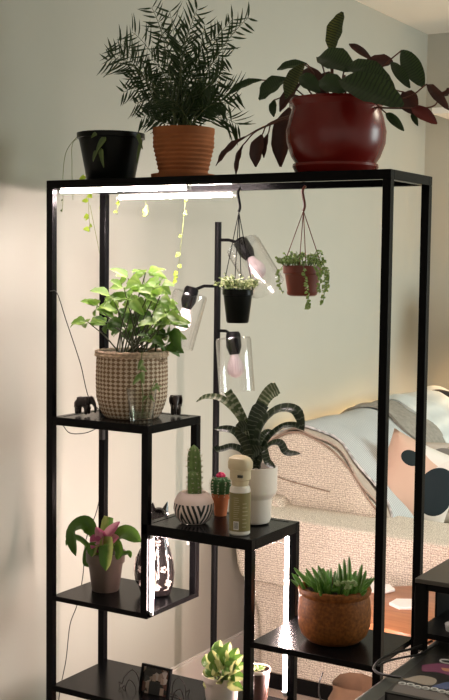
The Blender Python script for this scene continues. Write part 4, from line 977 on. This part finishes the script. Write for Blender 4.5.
patch([(.008, .010), (.008, .055), (.05, .05), (.09, .045), (.10, .010)], 'grey_patch', (.18, .16, .15))
patch([(.11, .008), (.115, .04), (.16, .05), (.205, .045), (.205, .008)], 'pale_pink_patch', (.62, .42, .40))
patch([(.005, .085), (.025, .125), (.055, .12), (.055, .08)], 'tan_patch', (.42, .36, .29))
patch([(.06, .075), (.075, .115), (.09, .10), (.085, .075)], 'blue_patch', (.08, .12, .28), .0004)
patch([(.095, .065), (.10, .095), (.13, .098), (.13, .07)], 'peach_patch', (.6, .40, .30), .0004)
def doodle(pts, w=.0016):
    q = MB(); P = spline([V(bp_(p[0], p[1], .0227)) for p in pts], 5); q.tube(P, w, 4); return q
q = MB(); random.seed(19)
def circ(q, x, y, r, w=.0014, n=14, e=1.0):
    q.tube([bp_(x+r*math.cos(2*PI*k/n), y+r*e*math.sin(2*PI*k/n), .0226) for k in range(n+1)], w, 4)
for (x, y, r, e) in ((.045, .235, .015, .7), (.085, .238, .017, .8), (.125, .235, .016, .8), (.165, .23, .014, .9), (.15, .19, .016, 1), (.155, .15, .012, 1), (.12, .155, .010, 1), (.185, .19, .014, .7), (.185, .15, .013, .8)): circ(q, x, y, r, .0020, 14, e)
for k in range(13): circ(q, .012+k*.014, .060+.003*math.sin(k*2), .0058, .0019, 8)
for k in range(6): circ(q, .17+.006*(k % 2), .065+k*.010, .006, .0014, 8)
q.obj('white_doodles', mat('ink_white', (.80, .80, .78), .5), cv)
# cable loop on the desk
def dk(u, v, z):
    r_ = MR[0]*((u-224.5)/F)+MR[1]*((350-v)/F)+MR[2]; return CAM+r_*((z-CAM.z)/r_.z)
q = MB(); q.tube(spline([dk(432, 641, DZ+.008), dk(415, 648, DZ+.012), dk(398, 652, DZ+.012), dk(383, 658, DZ+.006), dk(374, 667, DZ+.004), dk(378, 673, DZ+.004), dk(390, 676, DZ+.007), dk(404, 678, DZ+.010)], 6), .0024, 8)
q.tube(spline([dk(438, 644, DZ+.01), dk(420, 654, DZ+.012), dk(405, 657, DZ+.012), dk(388, 661, DZ+.010), dk(378, 666, DZ+.008)], 6), .002, 8)
one(q, 'desk_cable', CORD, 'black cable looped over the left edge of the desk', 'cable')

# ------------------------------------------------------------------ back wall: floating shelf, fabric lamp
t = box((-.04, 2.70, 2.100), (.9, FY, 2.128)); one(t, 'wall_shelf', mat('white_laminate', (.86, .84, .80), .5), 'white wall shelf high on the far wall beside the trailing leaves', 'shelf', bevel=.002)
t = thing('shaded_lamp', 'lamp with a cream shade standing by the far wall', 'lamp', (.28, 2.76, 0))
q = MB(); q.lathe([(.10, 0), (.11, .005), (.10, .02), (.012, .03), (.010, 1.15), (.001, 1.15)], (.28, 2.76, 0), 24, (True, False)); q.obj('stand', BLACKM, t)
q = MB(); q.lathe([(.14, 1.10), (.10, 1.34), (.099, 1.34), (.139, 1.10)], (.28, 2.76, 0), 32, (False, False)); q.obj('lamp_shade', mat('shade_linen', (.8, .7, .55), .9), t)
def light(name, kind, loc, energy, col, **k):
    L = bpy.data.lights.new(name, kind); L.energy = energy; L.color = col
    for a, b_ in k.items(): setattr(L, a, b_)
    o = bpy.data.objects.new(name, L); COL.objects.link(o); o.location = loc; return o
light('lamp_bulb_light', 'POINT', (.28, 2.76, 1.20), 6, (1, .62, .30), shadow_soft_size=.03)
# daylight through the window on the right hand side of the room
w = light('window_daylight', 'AREA', (3.4, 2.1, 1.75), 32, (.86, .98, .96), shape='RECTANGLE', size=1.4, size_y=1.3)
w.data.spread = 2.0; w.rotation_euler = V((-1, -.12, -.33)).to_track_quat('-Z', 'Y').to_euler()
# warm unseen fill light, added overhead to brighten the sofa and side table
w = light('overhead_fill', 'AREA', (1.7, 1.5, 2.45), 13, (1, .86, .66), shape='DISK', size=.5); w.rotation_euler = (0, 0, 0)

wd = bpy.data.worlds.new('world'); S.world = wd; wd.use_nodes = True
wd.node_tree.nodes['Background'].inputs[0].default_value = (1, .94, .80, 1); wd.node_tree.nodes['Background'].inputs[1].default_value = .5
